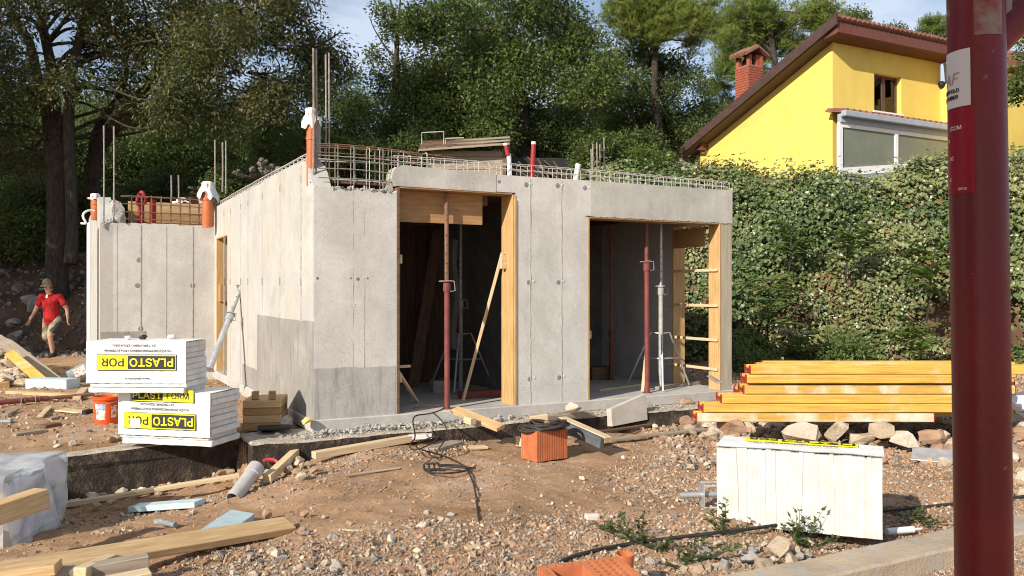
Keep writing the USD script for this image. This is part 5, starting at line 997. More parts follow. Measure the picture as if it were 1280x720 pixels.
bones = [(J['hip'], .135, J['chest'], .15), (J['chest'] + [-.1, 0, .08], .085, J['chest'] + [.1, 0, .08], .085), (J['chest'], .13, J['neck'], .06), (J['neck'], .055, J['head'], .06), (J['shL'], .068, J['elL'], .045), (J['elL'], .044, J['wrL'], .03), (J['shR'], .068, J['elR'], .045), (J['elR'], .044, J['wrR'], .03),
         (J['shL'], .066, J['chest'] + [0, 0, .1], .09), (J['shR'], .066, J['chest'] + [0, 0, .1], .09), (J['hpL'], .10, J['knL'], .06), (J['knL'], .058, J['anL'], .038), (J['knL'] * .6 + J['anL'] * .4 + [0, .02, 0], .058, J['anL'], .036), (J['hpR'], .10, J['knR'], .062), (J['knR'], .06, J['anR'], .038), (J['knR'] * .62 + J['anR'] * .38 + [0, .025, 0], .058, J['anR'], .036)]
def hand(w, d, side):
    d = d / np.linalg.norm(d); s = np.array([0, -1.0, 0]); s = s - d * (s @ d); s /= np.linalg.norm(s); n = np.cross(d, s); out = []
    pc = w + d * .085
    for k in (-1.2, -.4, .4, 1.2): out.append((w + d * .02 + s * .014 * k, .017, pc + s * .018 * k, .014))
    for k, l in ((-1.2, .058), (-.4, .072), (.4, .078), (1.2, .068)):
        b0 = pc + s * .018 * k; b1 = b0 + d * l * .5 + n * side * .008; b2 = b1 + d * l * .45 + n * side * .026; out += [(b0, .0105, b1, .0095), (b1, .0095, b2, .008)]
    t0 = w + d * .03 + s * .026; t1 = t0 + d * .035 + s * .026 + n * side * .012; t2 = t1 + d * .034 + s * .006 + n * side * .01; out += [(t0, .015, t1, .0115), (t1, .0115, t2, .009)]
    return out
bones += hand(J['wrL'], np.array([-.1, -.1, -.6]), 1) + hand(J['wrR'], np.array([.06, -.1, -.6]), -1)
PS = thing('person', 'man in red polo shirt, khaki shorts and grey cap walking down past the rubble', 'person', P0 + [.0, .1, -.02], Rz(.06))
bm = m3.Manifold()
body = blend(bones, .014, 6); part(PS, 'body', body, M['skin'], smooth=True)
# head: skull with brow, nose, chin, ears, looking down
hs = [((0, 0, .03), .088, (0, .03, .05), .09), ((0, -.03, -.055), .055, (0, .0, .02), .078), ((0, -.055, -.085), .03, (0, -.03, -.04), .05), ((0, -.088, .012), .012, (0, -.106, -.022), .013), ((-.016, -.088, -.026), .010, (.016, -.088, -.026), .010), ((-.03, -.074, .03), .022, (.03, -.074, .03), .022), ((-.02, -.078, -.056), .008, (.02, -.078, -.056), .008), ((-.084, .01, .015), .012, (-.086, .018, -.025), .014), ((.084, .01, .015), .012, (.086, .018, -.025), .014), ((0, .02, -.02), .06, (0, .05, -.12), .052)]
hm = blend(hs, .007, 4); HR = Rz(-.25) @ Rx(.42); part(PS, 'head', mv(hm, J['head'] + [0, 0, .055], HR), M['skin'], smooth=True)
part(PS, 'eyes', mv(cat(*[mv(tm(trimesh.creation.icosphere(1, .011)), (x, -.083, .008)) for x in (-.031, .031)]), J['head'] + [0, 0, .055], HR), M['ink'])
part(PS, 'hair', mv(blend([((0, .03, .03), .094, (0, .05, -.02), .088), ((-.06, .02, .0), .04, (-.07, .03, -.02), .03), ((.06, .02, .0), .04, (.07, .03, -.02), .03)], .012, 4), J['head'] + [0, 0, .055], HR), M['wood_dark'], smooth=True)
cp = blend([((0, .005, .065), .096, (0, .02, .075), .097), ((0, .0, .09), .07, (0, .03, .085), .08)], .014, 4); cv = cp[0]; cv[:, 2] = np.maximum(cv[:, 2], .045)
part(PS, 'cap', mv(cat(cp, mv(lathe([(0, 0), (.09, -.006), (.094, -.004), (.09, .004), (0, .008)], 18), (0, -.07, .052), Rx(-.12))), J['head'] + [0, 0, .055], HR), M['cap'], smooth=50)
I = lambda a, ra, b, rb, g=.014: (a, ra + g, b, rb + g)
sh_ = [I(J['hip'] + [0, 0, -.06], .165, J['chest'], .152), I(J['chest'] + [-.1, 0, .08], .088, J['chest'] + [.1, 0, .08], .088), I(J['chest'] + [0, 0, .08], .11, J['neck'] + [0, .02, -.03], .062), I(J['shL'], .06, J['shL'] * .45 + J['elL'] * .55, .062), I(J['shR'], .06, J['shR'] * .45 + J['elR'] * .55, .062), I(J['shL'], .066, J['chest'] + [0, 0, .1], .09), I(J['shR'], .066, J['chest'] + [0, 0, .1], .09)]
v, f = blend(sh_, .018, 5); v = v + .022 * (meshkit.fbm(v * np.array([9, 9, 4]), 3, 2)[:, None] - .5) * trimesh.Trimesh(v, f, process=False).vertex_normals; part(PS, 'polo_shirt', (v, f), M['shirt'], smooth=True)
part(PS, 'shirt_collar', mv(tube([(.072 * math.cos(x), .068 * math.sin(x), .01 * math.sin(x)) for x in np.linspace(0, 2 * PI, 17)[:-1]], .02, 7, closed=True), J['neck'] + [.005, .0, .0], Rx(.3)), M['shirt'], smooth=True); part(PS, 'shirt_opening', mv(box(-.022, .022, -.012, .006, -.05, .03, .004), J['neck'] + [-.01, -.078, -.04], Rx(-.25)), M['paper'])
so = [I(J['hip'] + [0, 0, .02], .13, J['hpL'], .105), I(J['hip'] + [0, 0, .02], .13, J['hpR'], .105), I(J['hpL'], .105, J['knL'] + [0, 0, -.02], .075), I(J['hpR'], .105, J['knR'] + [0, .05, .06], .078)]
v, f = blend(so, .018, 5); v = v + .016 * (meshkit.fbm(v * 9, 3, 5)[:, None] - .5) * trimesh.Trimesh(v, f, process=False).vertex_normals; part(PS, 'shorts', (v, f), M['shorts'], smooth=True)
sp = blend([I(J['hpR'] + [.03, -.03, -.1], .085, J['knR'] + [.03, .05, .10], .068, .016)], .03, 3); part(PS, 'shorts_panel', sp, M['shorts_dark'], smooth=True)
for a, d_ in ((J['anL'], -.05), (J['anR'], -.12)):
    part(PS, 'shoe', blend([(a + [0, .03, -.04], .05, a + [0, d_ - .04, -.045], .046), (a + [0, .02, 0], .05, a + [0, .0, -.04], .05), (a + [0, d_ - .05, -.05], .043, a + [.0, d_ - .10, -.055], .036)], .016, 4), M['shoe'], smooth=True); part(PS, 'sock', tube([a + [0, .0, .0], a + [0, 0, .06]], .048, 12), M['shoe'], smooth=True)

# ---- yellow formwork beams
def beam(label, x0, x1, y, z, yaw=0.0, mt='beam', group='yellow formwork beams stacked on the rubble'):
    T = thing('formwork_beam', label, 'beam', (x0, y, z), Rz(yaw), group=group); Ln = x1 - x0
    part(T, 'flange', box(.0, Ln, -.02, .02, 0, .085, .006), M[mt]); part(T, 'flange', box(.0, Ln, .16, .20, 0, .085, .006), M['beam']); part(T, 'web', box(.0, Ln, .02, .16, .028, .057, .001), M['beam'])
    for q in (-.003, Ln - .007):
        part(T, 'end_cap', cat(box(q, q + .010, -.0215, .0215, -.0015, .0865, .001), box(q, q + .010, .1585, .2015, -.0015, .0865, .001), box(q, q + .009, .0, .18, .0265, .0585, .001)), M['beam_end'])
X_ = lambda px, Y: (px - 640) / F * Y
z0 = .085
lay = [(870, 1166, 8.46, 0, 'lowest beam with a cement stained edge, front of the stack'), (878, 1240, 8.50, 1, 'second beam up, set back a little from the lowest'), (898, 1210, 8.50, 1, None), (901, 1255, 8.535, 2, 'third layer beam of the stack, counted from below'), (929, 1268, 8.575, 3, 'pale worn beam in the fourth layer, below the gap'), (932, 1262, 8.59, 4, 'thick looking orange beam above the gap'), (937, 1300, 8.63, 5, 'topmost front beam of the stack')]
zs = [z0, z0 + .088, z0 + .176, z0 + .264, z0 + .37, z0 + .458]
for i, (a, b_, y, k, lb) in enumerate(lay):
    if lb is None: continue
    beam(lb, X_(a, y), X_(b_, y), y, zs[k], .004 * ((i % 3) - 1), 'beam_worn' if i in (0, 4) else 'beam')
for k in range(6):
    for j in (1, 2, 3):
        y = 8.62 + .215 * j + (.03 * k if k < 5 else .02); a = 905 + 9 * k + 8 * ((k * 7 + j * 5) % 4); b_ = 1250 - 11 * ((k * 5 + j * 3) % 5)
        if k == 5 and j == 3: continue
        beam('yellow beam in the middle of the stack behind the front row' if j < 3 else 'yellow beam in the back row of the stack', X_(a, y), X_(b_, y) + .25, y, zs[k], .006 * ((k + j) % 3 - 1))
for i, (px, lb) in enumerate(((895, 'left timber bearer between the beam layers'), (1020, 'middle timber bearer between the beam layers'), (1150, 'right timber bearer between the beam layers'))): bar_between('bearer', lb, 'timber', (X_(px, 8.9), 8.76, zs[3] + .0955), (X_(px, 9.1), 9.4, zs[3] + .0955), .06, .018, 'wood_grey')
# galvanised bracket next to the right pack
c = GG(880, 633) + [0, 0, .06]; T = thing('steel_bracket', 'galvanised steel head bracket with a pipe stub, left of the front pack', 'bracket', c, Rz(.08))
part(T, 'tube', tube([(-.2, 0, .03), (.25, 0, .04)], .024, 12), M['galv'], smooth=40); part(T, 'plate', box(-.02, -.012, -.07, .07, -.06, .12, .002), M['galv']); part(T, 'plate', box(.18, .188, -.07, .07, -.06, .12, .002), M['galv'])
for y, z in ((-.065, -.055), (.065, -.055), (-.065, .115), (.065, .115)): part(T, 'rod', tube([(-.02, y, z), (.24, y, z)], .009, 6), M['galv_dull'])
# ---- hollow clay blocks
def hollow_block(label, loc, yaw, a=.38, b=.25, h=.24, big=True, tilt=(0, 0)):
    from shapely.geometry import box as sbox
    from shapely.ops import unary_union
    P = sbox(0, 0, a, b); cuts = []
    n = 13
    for i in range(n):                                   # fluted sides
        x = (i + .5) * a / n; cuts += [sbox(x - .005, -.01, x + .005, .009), sbox(x - .005, b - .009, x + .005, b + .01)]
    for i in range(8):
        y = (i + .5) * b / 8; cuts += [sbox(-.01, y - .005, .009, y + .005), sbox(a - .009, y - .005, a + .01, y + .005)]
    if big: cuts.append(sbox(.055, .055, a * .50, b - .05))
    x0 = a * .56 if big else .03
    nx_ = 4 if big else 9
    for i in range(nx_):
        for j in range(6):
            x = x0 + (i + .5) * (a - .03 - x0) / nx_; y = .025 + (j + .5) * (b - .05) / 6; cuts.append(sbox(x - .011, y - .011, x + .011, y + .011).buffer(.003))
    if big:
        for i in range(5): x = .03 + (i + .5) * (a * .5) / 5; cuts += [sbox(x - .009, .02, x + .009, .04), sbox(x - .009, b - .038, x + .009, b - .018)]
        for j in range(5): y = .05 + (j + .5) * (b - .1) / 5; cuts.append(sbox(.02, y - .009, .04, y + .009))
    P = P.difference(unary_union(cuts)); m = trimesh.creation.extrude_polygon(P, h, engine='earcut'); v = np.array(m.vertices) - [a / 2, b / 2, 0]
    return single('hollow_clay_block', (v, np.array(m.faces)), M['clay'], label, 'clay block', loc, Rz(yaw) @ Rx(tilt[0]) @ Ry(tilt[1]))
c1 = GG(681, 575); hb = c1 + [0, .16, -.01]; hollow_block('upright ridged clay block with a dark coil on top, in the middle of the yard', hb, .62, .39, .27, .31, big=False)
T = thing('coiled_hose', 'dark coil of flat hose lying on the ridged clay block', 'hose', hb + [0, 0, .31]); rr = np.random.RandomState(5)
for k in range(7):
    R0 = .10 + .022 * k; part(T, 'turn', tube([((R0 + .012 * math.sin(3 * a + k)) * 1.12 * math.cos(a), (R0 + .012 * math.cos(2 * a + k)) * .9 * math.sin(a), .018 + .014 * ((k * 3) % 4) + .012 * math.sin(2 * a + k * 1.7) + (.0 if k < 5 else -.028 * (1 + math.sin(a + 4.4)))) for a in np.linspace(0, 2 * PI, 29)[:-1]], .015, 7, closed=True), M['strap'], smooth=True)
single('stone', rock_mesh(77, 1), M['stone_red'], 'reddish stone weighing down the dark hose coil', 'stone', hb + [.03, -.02, .37], s=.05)
c2 = np.array([.40, 4.38, -.30]); hollow_block('bright orange clay block with a big square hole, cut by the bottom edge', c2, .30, .46, .30, .25, tilt=(.05, -.03))
c3 = np.array([.625, 4.76, -.345]); T = thing('pipe_stub', 'short orange plastic pipe stub right of the front clay block', 'pipe', c3 + [0, .03, 0], Rx(.06) @ Ry(.04)); part(T, 'pipe', lathe([(.04, 0), (.044, 0), (.046, .18), (.052, .185), (.052, .26), (.048, .26), (.041, .18), (.04, 0)], 24), M['pvc'], smooth=40)

# ---- timber, pipes and foam scattered over the site
bar_between('plank', 'long bright plank in the foreground at the lower left', 'plank', W(-70, 728, 4.75), W(362, 656, 6.35), .18, .055, 'wood', roll=.28)
bar_between('timber_beam', 'thick sawn timber lying over the plastic wrapped stack', 'timber', W(54, 622, 6.15), W(-150, 690, 5.2), .16, .14, 'wood', roll=.05)
bar_between('plank', 'shaded plank under the long bright one at the bottom left corner', 'plank', W(-40, 724, 4.9), W(74, 708, 5.0), .14, .06, 'wood')
bar_between('timber_beam', 'grey timber end below the long plank, at the bottom edge', 'timber', W(40, 727, 4.95), W(186, 700, 5.25), .10, .08, 'wood_grey')
bar_between('plank', 'pale board lowest at the bottom edge left of the gravel', 'plank', W(60, 742, 4.8), W(188, 716, 5.1), .12, .04, 'wood_pale')
bar_between('timber_beam', 'dusty timber end between the grey one and the pale board', 'timber', W(100, 718, 5.0), W(140, 700, 5.35), .08, .08, 'wood_pale')
ground_bar('lath', 'long lath running across the trench floor to the grey pipe', 'lath', (84, 640), (300, 607), .07, .04, 'wood_pale', lift=(.05, .08))
ground_bar('foam_board', 'pale blue foam strip on the trench floor', 'insulation board', (168, 638), (250, 632), .16, .05, 'foam_blue')
ground_bar('foam_board', 'broken blue green foam piece under the end of the long plank', 'insulation board', (250, 688), (303, 650), .20, .07, 'foam_blue', roll=.15)
c = GG(305, 615); T = thing('pipe_piece', 'short grey drain pipe lying beside the trench', 'pipe', c + [0, 0, .07], dirR([.12, .5, .26])); part(T, 'pipe', cat(lathe([(.062, -.2), (.068, -.2), (.068, .14), (.078, .145), (.078, .25), (.066, .25), (.062, .14), (.062, -.2)], 22)), M['pvc_grey'], smooth=40, R=Ry(PI / 2))
c = GG(206, 658); single('pipe_scrap', tube([(-.1, 0, 0), (.12, 0, 0)], .022, 10), M['grey_tub'], 'small grey pipe scrap on the dark shaded earth', 'pipe', c + [0, 0, .03], dirR([1, -.5, .0]), smooth=40)
ground_bar('timber_block', 'short squared timber pointing away from the grey pipe', 'timber', (334, 604), (370, 576), .08, .08, 'wood_pale', lift=(.0, .05))
c = GG(343, 590); single('red_tape', tube(smooth_path([(-.12, .05, .1), (0, 0, .12), (.1, -.06, .03)], 5), .018, 6), M['red_tube'], 'red and white strip behind the squared timber', 'tape', c)
ground_bar('timber_beam', 'long grey timber lying along the footing left of the cable', 'timber', (392, 577), (522, 555), .10, .07, 'wood_pale', lift=(.03, .04))
ground_bar('foam_board', 'white foam scrap on the long grey timber', 'insulation board', (511, 556), (540, 550), .1, .05, 'eps', lift=(.06, .07))
ground_bar('plank', 'short thick board right of the white foam scrap', 'plank', (540, 566), (572, 556), .16, .05, 'wood_grey')
a = W(568, 512, 9.55); b_ = W(626, 535, 9.0); bar_between('plank', 'bright plank slanting down from the threshold of the tall doorway', 'plank', a, b_, .12, .045, 'wood', roll=.3)
bar_between('timber_block', 'small wedge under the slanting plank', 'timber', W(583, 524, 9.15), W(592, 527, 9.05), .08, .07, 'wood_pale')
ground_bar('plank', 'pale board lying below the slanting plank', 'plank', (580, 546), (608, 544), .12, .03, 'wood_pale')
ground_bar('timber_block', 'small squared block right of the slanting plank', 'timber', (650, 541), (672, 536), .12, .09, 'wood_pale')
bar_between('plank', 'grey green board resting on the footing between the doorways', 'plank', W(658, 524, 9.75), W(739, 517, 10.3), .10, .05, 'wood_grey')
bar_between('timber_block', 'pale offcut left of the board on the footing', 'timber', W(663, 524, 9.55), W(684, 521, 9.6), .07, .07, 'wood_pale')
single('stone', rock_mesh(12, 1), M['stone_pale'], 'flat pale stone on the footing, by the board', 'stone', W(716, 510, 10.05), s=.12)
a, b_ = W(699, 527, 9.35), W(757, 553, 8.75); T = thing('insulation_strip', 'dark grey ribbed strip with a pale edge, sloping off the footing', 'insulation board', (a + b_) / 2, dirR(b_ - a)); Ln = np.linalg.norm(b_ - a)
part(T, 'dark_face', box(-Ln / 2, Ln / 2, -.08, -.02, -.06, .05, .008), pm('dark_insulation', (.12, .13, .13), (.07, .075, .08), scale=9, bump=.6, bscale=50)); part(T, 'pale_edge', box(-Ln / 2, Ln / 2, -.02, .09, -.01, .055, .006), M['wood_pale'])
ground_bar('plank', 'board lying at the foot of the white polystyrene offcut', 'plank', (745, 537), (880, 540), .09, .03, 'wood_grey', lift=(.02, .02)); ground_bar('lath', 'thin dark lath before the white polystyrene offcut', 'lath', (716, 534), (815, 537), .05, .03, 'wood_dark', lift=(.05, .05))
ground_bar('lath', 'thin brown stick lying on the earth in the middle', 'lath', (432, 595), (500, 586), .025, .018, 'wood_grey'); ground_bar('lath', 'thin pale stick on the gravel in the foreground', 'lath', (424, 664), (478, 667), .025, .018, 'wood_pale'); ground_bar('lath', 'short twig on the gravel behind the front clay block', 'lath', (740, 664), (755, 655), .018, .014, 'wood_pale')
single('foam_scrap', box(-.05, .05, -.03, .03, 0, .05, .006), M['eps'], 'white foam cube on the gravel in the middle right', 'scrap', GG(740, 651), Rz(.3)); single('foam_scrap', rock_mesh(91, 1), M['eps'], 'tiny white foam crumb right of the hose coil', 'scrap', GG(779, 574) + [0, 0, .02], s=.03)
ground_bar('timber_block', 'small sandy offcut beside the cable on the gravel', 'timber', (583, 694), (600, 690), .06, .05, 'wood_pale')
# left side of the site
for i, (p, q, w_, h_, m_, lb) in enumerate((((12, 492), (112, 497), .14, .05, 'wood', 'long plank lying behind the fallen red prop'), ((48, 498), (76, 500), .10, .03, 'wood_pale', 'short pale board in front of the long plank'), ((96, 500), (106, 488), .10, .05, 'wood_pale', 'pale wedge of wood beside the upper pack'), ((76, 513), (114, 517), .18, .02, 'wood_pale', 'thin yellowish plywood sheet left of the bucket'), ((104, 498), (118, 497), .06, .03, 'wood_pale', 'pale stick left of the bucket rim'),
     ((50, 522), (62, 510), .07, .025, 'wood_pale', 'pale batten lying slantwise on the left yard'), ((8, 520), (22, 513), .05, .03, 'wood_grey', 'brown stick at the left edge of the yard'), ((18, 548), (54, 542), .07, .05, 'wood_grey', 'weathered block lying alone in the left yard'), ((52, 537), (72, 533), .12, .05, 'wood_dark', 'dark board piece behind the weathered block'), ((62, 526), (75, 522), .05, .03, 'wood_grey', 'small brown offcut right of the slanting batten'),
     ((88, 519), (108, 517), .04, .02, 'wood_grey', 'thin lath under the plywood sheet'), ((105, 519), (114, 517), .06, .06, 'black', 'black plastic piece against the bucket'))): ground_bar('plank' if w_ > .09 else 'lath', lb, 'plank' if w_ > .09 else 'lath', p, q, w_, h_, m_)
single('pipe_scrap', tube([(-.2, 0, .02), (.12, 0, .03)], .03, 8), M['grey_tub'], 'blue grey pipe end at the left edge of the yard', 'pipe', GG(2, 530), smooth=40)
bar_between('plank', 'yellow plank propped on the rubble at the left', 'plank', W(12, 441, 14.6), W(52, 476, 13.6), .16, .05, 'beam', roll=.5); bar_between('plank', 'second yellow plank behind the first on the rubble', 'plank', W(25, 448, 14.9), W(58, 475, 13.9), .06, .06, 'beam', roll=.5)
for i in range(7): bar_between('plank', f'{["topmost", "second", "third", "fourth", "fifth", "sixth", "lowest"][i]} weathered grey plank of the sliding pile below the walking man', 'plank', W(-12 + i * 4, 418 + i * 2, 16.2 - .18 * i), W(46 + i * 4, 462 + i * 2.2, 14.9 - .1 * i), .18, .04, 'wood_grey', roll=.3 + .1 * (i % 3), group='grey planks sliding down the rubble')
ground_bar('timber_block', 'ochre timber end at the left edge behind the red prop', 'timber', (-14, 488), (10, 486), .2, .12, 'beam')
# bag pile by the side door
c = GG(274, 482); T = thing('bag_pile', 'grey sacks with yellow straps beside the side doorway', 'sacks', (c[0] + .1, c[1] + .8, -.15)); 
for i, (x, y, z, s, m_) in enumerate(((0, 0, .16, .24, 'grey_tub'), (.22, .1, .2, .22, 'cloth'), (.05, .1, .38, .2, 'cloth'), (-.12, -.12, .12, .16, 'foam'), (.12, .0, .52, .13, 'leaf_fresh'), (.3, -.1, .1, .13, 'yellow'))): part(T, 'sack', mv(rock_mesh(500 + i, 2, .8, .06), (x, y, z), s=s), M[m_], smooth=True)
# stacked boards beside the packs
c = G(324, 538, -.12); T = thing('timber_stack', 'short stack of brown boards between the packs and the concrete wall', 'timber', (c[0] - .19, c[1] + .02, -.13), Rz(.12))
for i in range(4): part(T, 'board', mv(box(0, .40, 0, .55, i * .083, i * .083 + .079, .004), (.006 * (i % 2), .01 * (i % 3), 0)), M['wood' if i % 2 else 'ply'])
for x in (.09, .27): part(T, 'block', box(x, x + .07, .05, .13, .333, .42, .004), M['ply'])
single('concrete_chunk', rock_mesh(150, 2, .8, .08), M['rubble'], 'squarish lump of broken concrete right of the brown board stack', 'rubble', W(356, 530, 9.35), s=.14); single('foam_scrap', rock_mesh(151, 1), M['foam'], 'lump of yellow foam at the corner foot of the house', 'scrap', W(384, 527, 9.02), s=.075)
single('dark_mesh_sheet', fine(box(-.17, .17, -.1, .1, 0, .03, .01), .05), M['cable'], 'dark crumpled mesh on the footing before the board stack', 'sheet', W(343, 536, 9.15), Rz(.3))

# ---- plastic wrapped stack
M['plastic'] = usdkit.material(stage, '/World/Looks/plastic_film', {'geo': ('geometry', {}), 'n': ('noise_texture', {'scale': 4.0, 'detail': 5.0, 'distortion': .6}), 'bp': ('bump', {'strength': .6, 'distance': .03}), 'p': ('principled_bsdf', {'base_color': (.66, .67, .68), 'roughness': .16, 'specular_ior_level': .6}), 't': ('transparent_bsdf', {'color': (.95, .95, .95)}), 'r': ('rgb_ramp', {'ramp': [(.36, (.22, .22, .22)), (.62, (.72, .72, .72))]}), 'm': ('mix_closure', {})},
    [('geo.position', 'n.vector'), ('n.fac', 'bp.height'), ('bp.normal', 'p.normal'), ('n.fac', 'r.fac'), ('r.color', 'm.fac'), ('t.BSDF', 'm.closure1'), ('p.BSDF', 'm.closure2')], surface='m.closure')
PLb = np.array([-4.60, 6.72, -.62]); T = thing('wrapped_stack', 'stack of grey slabs wrapped in clear plastic at the left edge', 'wrapped stack', PLb, Rz(.12))
for i in range(2): part(T, 'slab', fine(box(-1.2, .70, -.30, .73, i * .295, i * .295 + .285, .03), .2), M['pvc_grey'])
n, k = 48, 13; rr = np.random.RandomState(6); v, f = [], []
for i in range(k):
    z = -.02 + .62 * min(i, 9) / 9; sc = 1.0 if i <= 9 else (1 - .3 * (i - 9))
    for j in range(n):
        a = 2 * PI * j / n; ca, sa = math.cos(a), math.sin(a); e = 1 / max(abs(ca) ** 5 + abs(sa) ** 5, 1e-9) ** .2
        w_ = 1 + (.055 * math.sin(a * 9 + z * 6) + .05 * (meshkit.noise(np.array([ca * 5, sa * 5, z * 6])) - .5)) * (i < 10) + .10 * max(0, .3 - z) * (1 + math.sin(3 * a))
        v.append([-.25 + 1.02 * ca * e * w_ * sc, .2 + .58 * sa * e * w_ * sc, z + .03 * math.sin(a * 4) * (i > 6) + (.015 * (i - 9) if i > 9 else 0)])
for i in range(k - 1):
    for j in range(n): a, b_ = i * n + j, i * n + (j + 1) % n; f += [[a, b_, b_ + n], [a, b_ + n, a + n]]
part(T, 'plastic_film', (np.array(v), np.array(f)), M['plastic'], smooth=True)

# ---- cables and hoses
cp_ = [W(515, 512, 9.35), W(540, 507, 9.45), W(556, 509, 9.4), W(536, 517, 9.3), W(519, 520, 9.2), W(519, 545, 8.9), W(512, 556, 8.6), W(520, 562, 8.4), W(541, 553, 8.5), W(545, 545, 8.7), W(526, 552, 8.7), W(530, 563, 8.35)]
cp_ += [GG(px, py) + [0, 0, .02] for px, py in ((548, 570), (572, 580), (585, 592), (592, 608), (597, 640), (600, 668), (600, 690), (597, 720), (590, 760))]
single('power_cable', tube(smooth_path(cp_, 6), .008, 6), M['cable'], 'black power cable looping out of the doorway and down over the earth', 'cable', smooth=True)
cs = GG(541, 588) + [0, 0, .04]; T = thing('cable_socket', 'black cable coupling with three rings lying on the earth', 'socket', cs, Rz(.1))
for i in range(3): part(T, 'socket', lathe([(.02, -.03), (.034, -.03), (.036, .03), (.022, .03), (.02, -.03)], 12), M['cable'], smooth=40, loc=(-.06 + .05 * i, 0, 0), R=Rx(PI / 2 - .3))
single('power_cable', tube(smooth_path([cs + [-.08, 0, 0], cs + [-.05, -.12, -.02], cs + [.1, -.22, -.02], cs + [.28, -.14, -.02], cs + [.34, .02, -.02], cs + [.2, .1, -.01], cs + [.05, .04, 0], cs + [.22, -.04, 0], cs + [.4, .02, -.02]], 7), .009, 6), M['cable'], 'loop of black cable round the coupling', 'cable', smooth=True)
single('power_cable', tube(smooth_path([W(541, 516, 9.3), W(553, 527, 9.1), W(560, 545, 8.75), W(552, 556, 8.5), GG(540, 575) + [0, 0, .02], GG(522, 568) + [0, 0, .02]], 6), .007, 6), M['cable'], 'second thin cable hanging over the edge of the footing', 'cable', smooth=True)
hp = [GG(px, py) + [0, 0, .03] for px, py in ((690, 716), (720, 700), (760, 690), (830, 679), (890, 672), (960, 663), (1040, 650), (1130, 641), (1195, 634), (1280, 625), (1340, 618))]
single('black_hose', tube(smooth_path(hp, 8), .0125, 8), M['cable'], 'black water hose running across the front right, passing behind the pack', 'hose', smooth=True)
hp = [GG(px, py) + [0, 0, .02] for px, py in ((860, 700), (900, 703), (930, 706), (960, 700))]; single('black_hose', tube(smooth_path(hp, 8), .009, 7), M['cable'], 'thin dark hose piece between the front rocks', 'hose', smooth=True)
# ---- low concrete wall at the front right
def LK(px, py, z): p = G(px, py, z); return loc_of(p[0], p[1])
ta, sa_ = LK(915, 716, -.24); kv = fine(box(ta - .3, ta + 7, sa_ - .30, sa_, -1.2, -.24, .015), .12); kv[0][:] += .018 * (meshkit.fbm(kv[0] * 5, 3, 3)[:, None] - .5)
M['sandy'] = pm('sandy_concrete', (.50, .39, .27), (.36, .28, .2), scale=3, bump=.5, bscale=40, dist=.02, rough=.9, extra=((.40, .36, .31), 4.0, .5, .65))
single('low_concrete_wall', kv, M['sandy'], 'low concrete wall with a sandy top crossing the front right corner', 'wall', (C0[0], C0[1], 0), Rz(BANG))
single('caulk_tube', cat(tube([(-.12, 0, 0), (.1, 0, 0)], .024, 12), tube([(.1, 0, 0), (.17, 0, 0)], .008, 6)), M['paper'], 'white cartridge lying behind the low wall, right of the front pack', 'cartridge', GG(1126, 668) + [0, 0, .03], Rz(.25), smooth=40)
single('sheet_metal', fine(mv(box(-.22, .22, -.12, .12, 0, .012, .003), (0, 0, 0)), .06), M['galv'], 'bent grey sheet metal scrap left of the red pole', 'scrap', GG(1172, 578) + [0, 0, .06], Rz(-.5) @ Rx(.35)); 
single('mortar_bag', rock_mesh(333, 2, .6, .07), M['paper'], 'white and grey sack showing right of the red pole', 'sack', W(1282, 502, 9.0), s=.26, smooth=True)

# ---- the red scaffold pole close to the camera
A_, B_ = W(1229.3, 720, .98), W(1220.3, 0, .98); dr = (B_ - A_) / np.linalg.norm(B_ - A_); zA = -.28; A0 = A_ + dr * ((zA - A_[2]) / dr[2]); Lp = 2.75
xp = np.cross([0, 1, 0], dr); xp /= np.linalg.norm(xp); yp = np.cross(dr, xp); PR = np.stack([xp, yp, dr], 1); Tm = thing('scaffold_pole', 'dark red steel scaffold pole with a torn white label, very close at the right', 'scaffold pole', A0, PR); rp = .0305
n = 40; part(Tm, 'tube', tube([(0, 0, 0), (0, 0, Lp)], rp, n), M['dust_red'], smooth=40)
zt = lambda py: (W(0, py, .98)[2] - zA) / dr[2]
az = lambda px, py: math.asin(np.clip(((px - (1220.3 + 9 * py / 720)) / 33.3), -1, 1)) - .50      # angle round the pole of a photo column
lean = .10
curved(Tm, 'white_label', -2.5, az(1214.5, 90), zt(136), zt(66), rp, rp, 'paper', .0006, 20); curved(Tm, 'red_label', -2.5, az(1219, 190), zt(243), zt(137.5), rp, rp, 'pole_label', .0005, 20)
def wrap_text(s, hgt, right_px, py, mt, bold=False, italic=0.0, width=None):
    t = meshkit.text_mesh(s, hgt, .0004, bold); v = np.array(t.vertices); f = np.array(t.faces); v, f = trimesh.remesh.subdivide_to_size(v, f, .004)
    v[:, 0] += italic * v[:, 1]; v[:, 0] -= v[:, 0].max()
    if width: v[:, 0] *= width / -v[:, 0].min()
    a = az(right_px, py) + v[:, 0] / rp; rd = rp + .0009 + v[:, 2]; part(Tm, 'lettering', (np.stack([rd * np.sin(a), -rd * np.cos(a), zt(py) + v[:, 1]], 1), f), M[mt])
wrap_text('AF', .0125, 1203, 107, 'pvc_grey', italic=.25, width=.024); wrap_text('SCAFFOLD', .0042, 1202.5, 117.5, 'ink', True); wrap_text('MANUFACTURER', .0042, 1201.5, 125.5, 'ink', True)
wrap_text('.COM', .0048, 1205, 164, 'paper'); wrap_text('D', .004, 1192.6, 178, 'paper'); wrap_text('IĆ', .004, 1197, 201, 'paper'); wrap_text('E', .0038, 1194.5, 227, 'paper'); wrap_text('0000', .0028, 1211, 239, 'paper')
Bv = lambda px, py, Y: PR.T @ (W(px, py, Y) - A0)
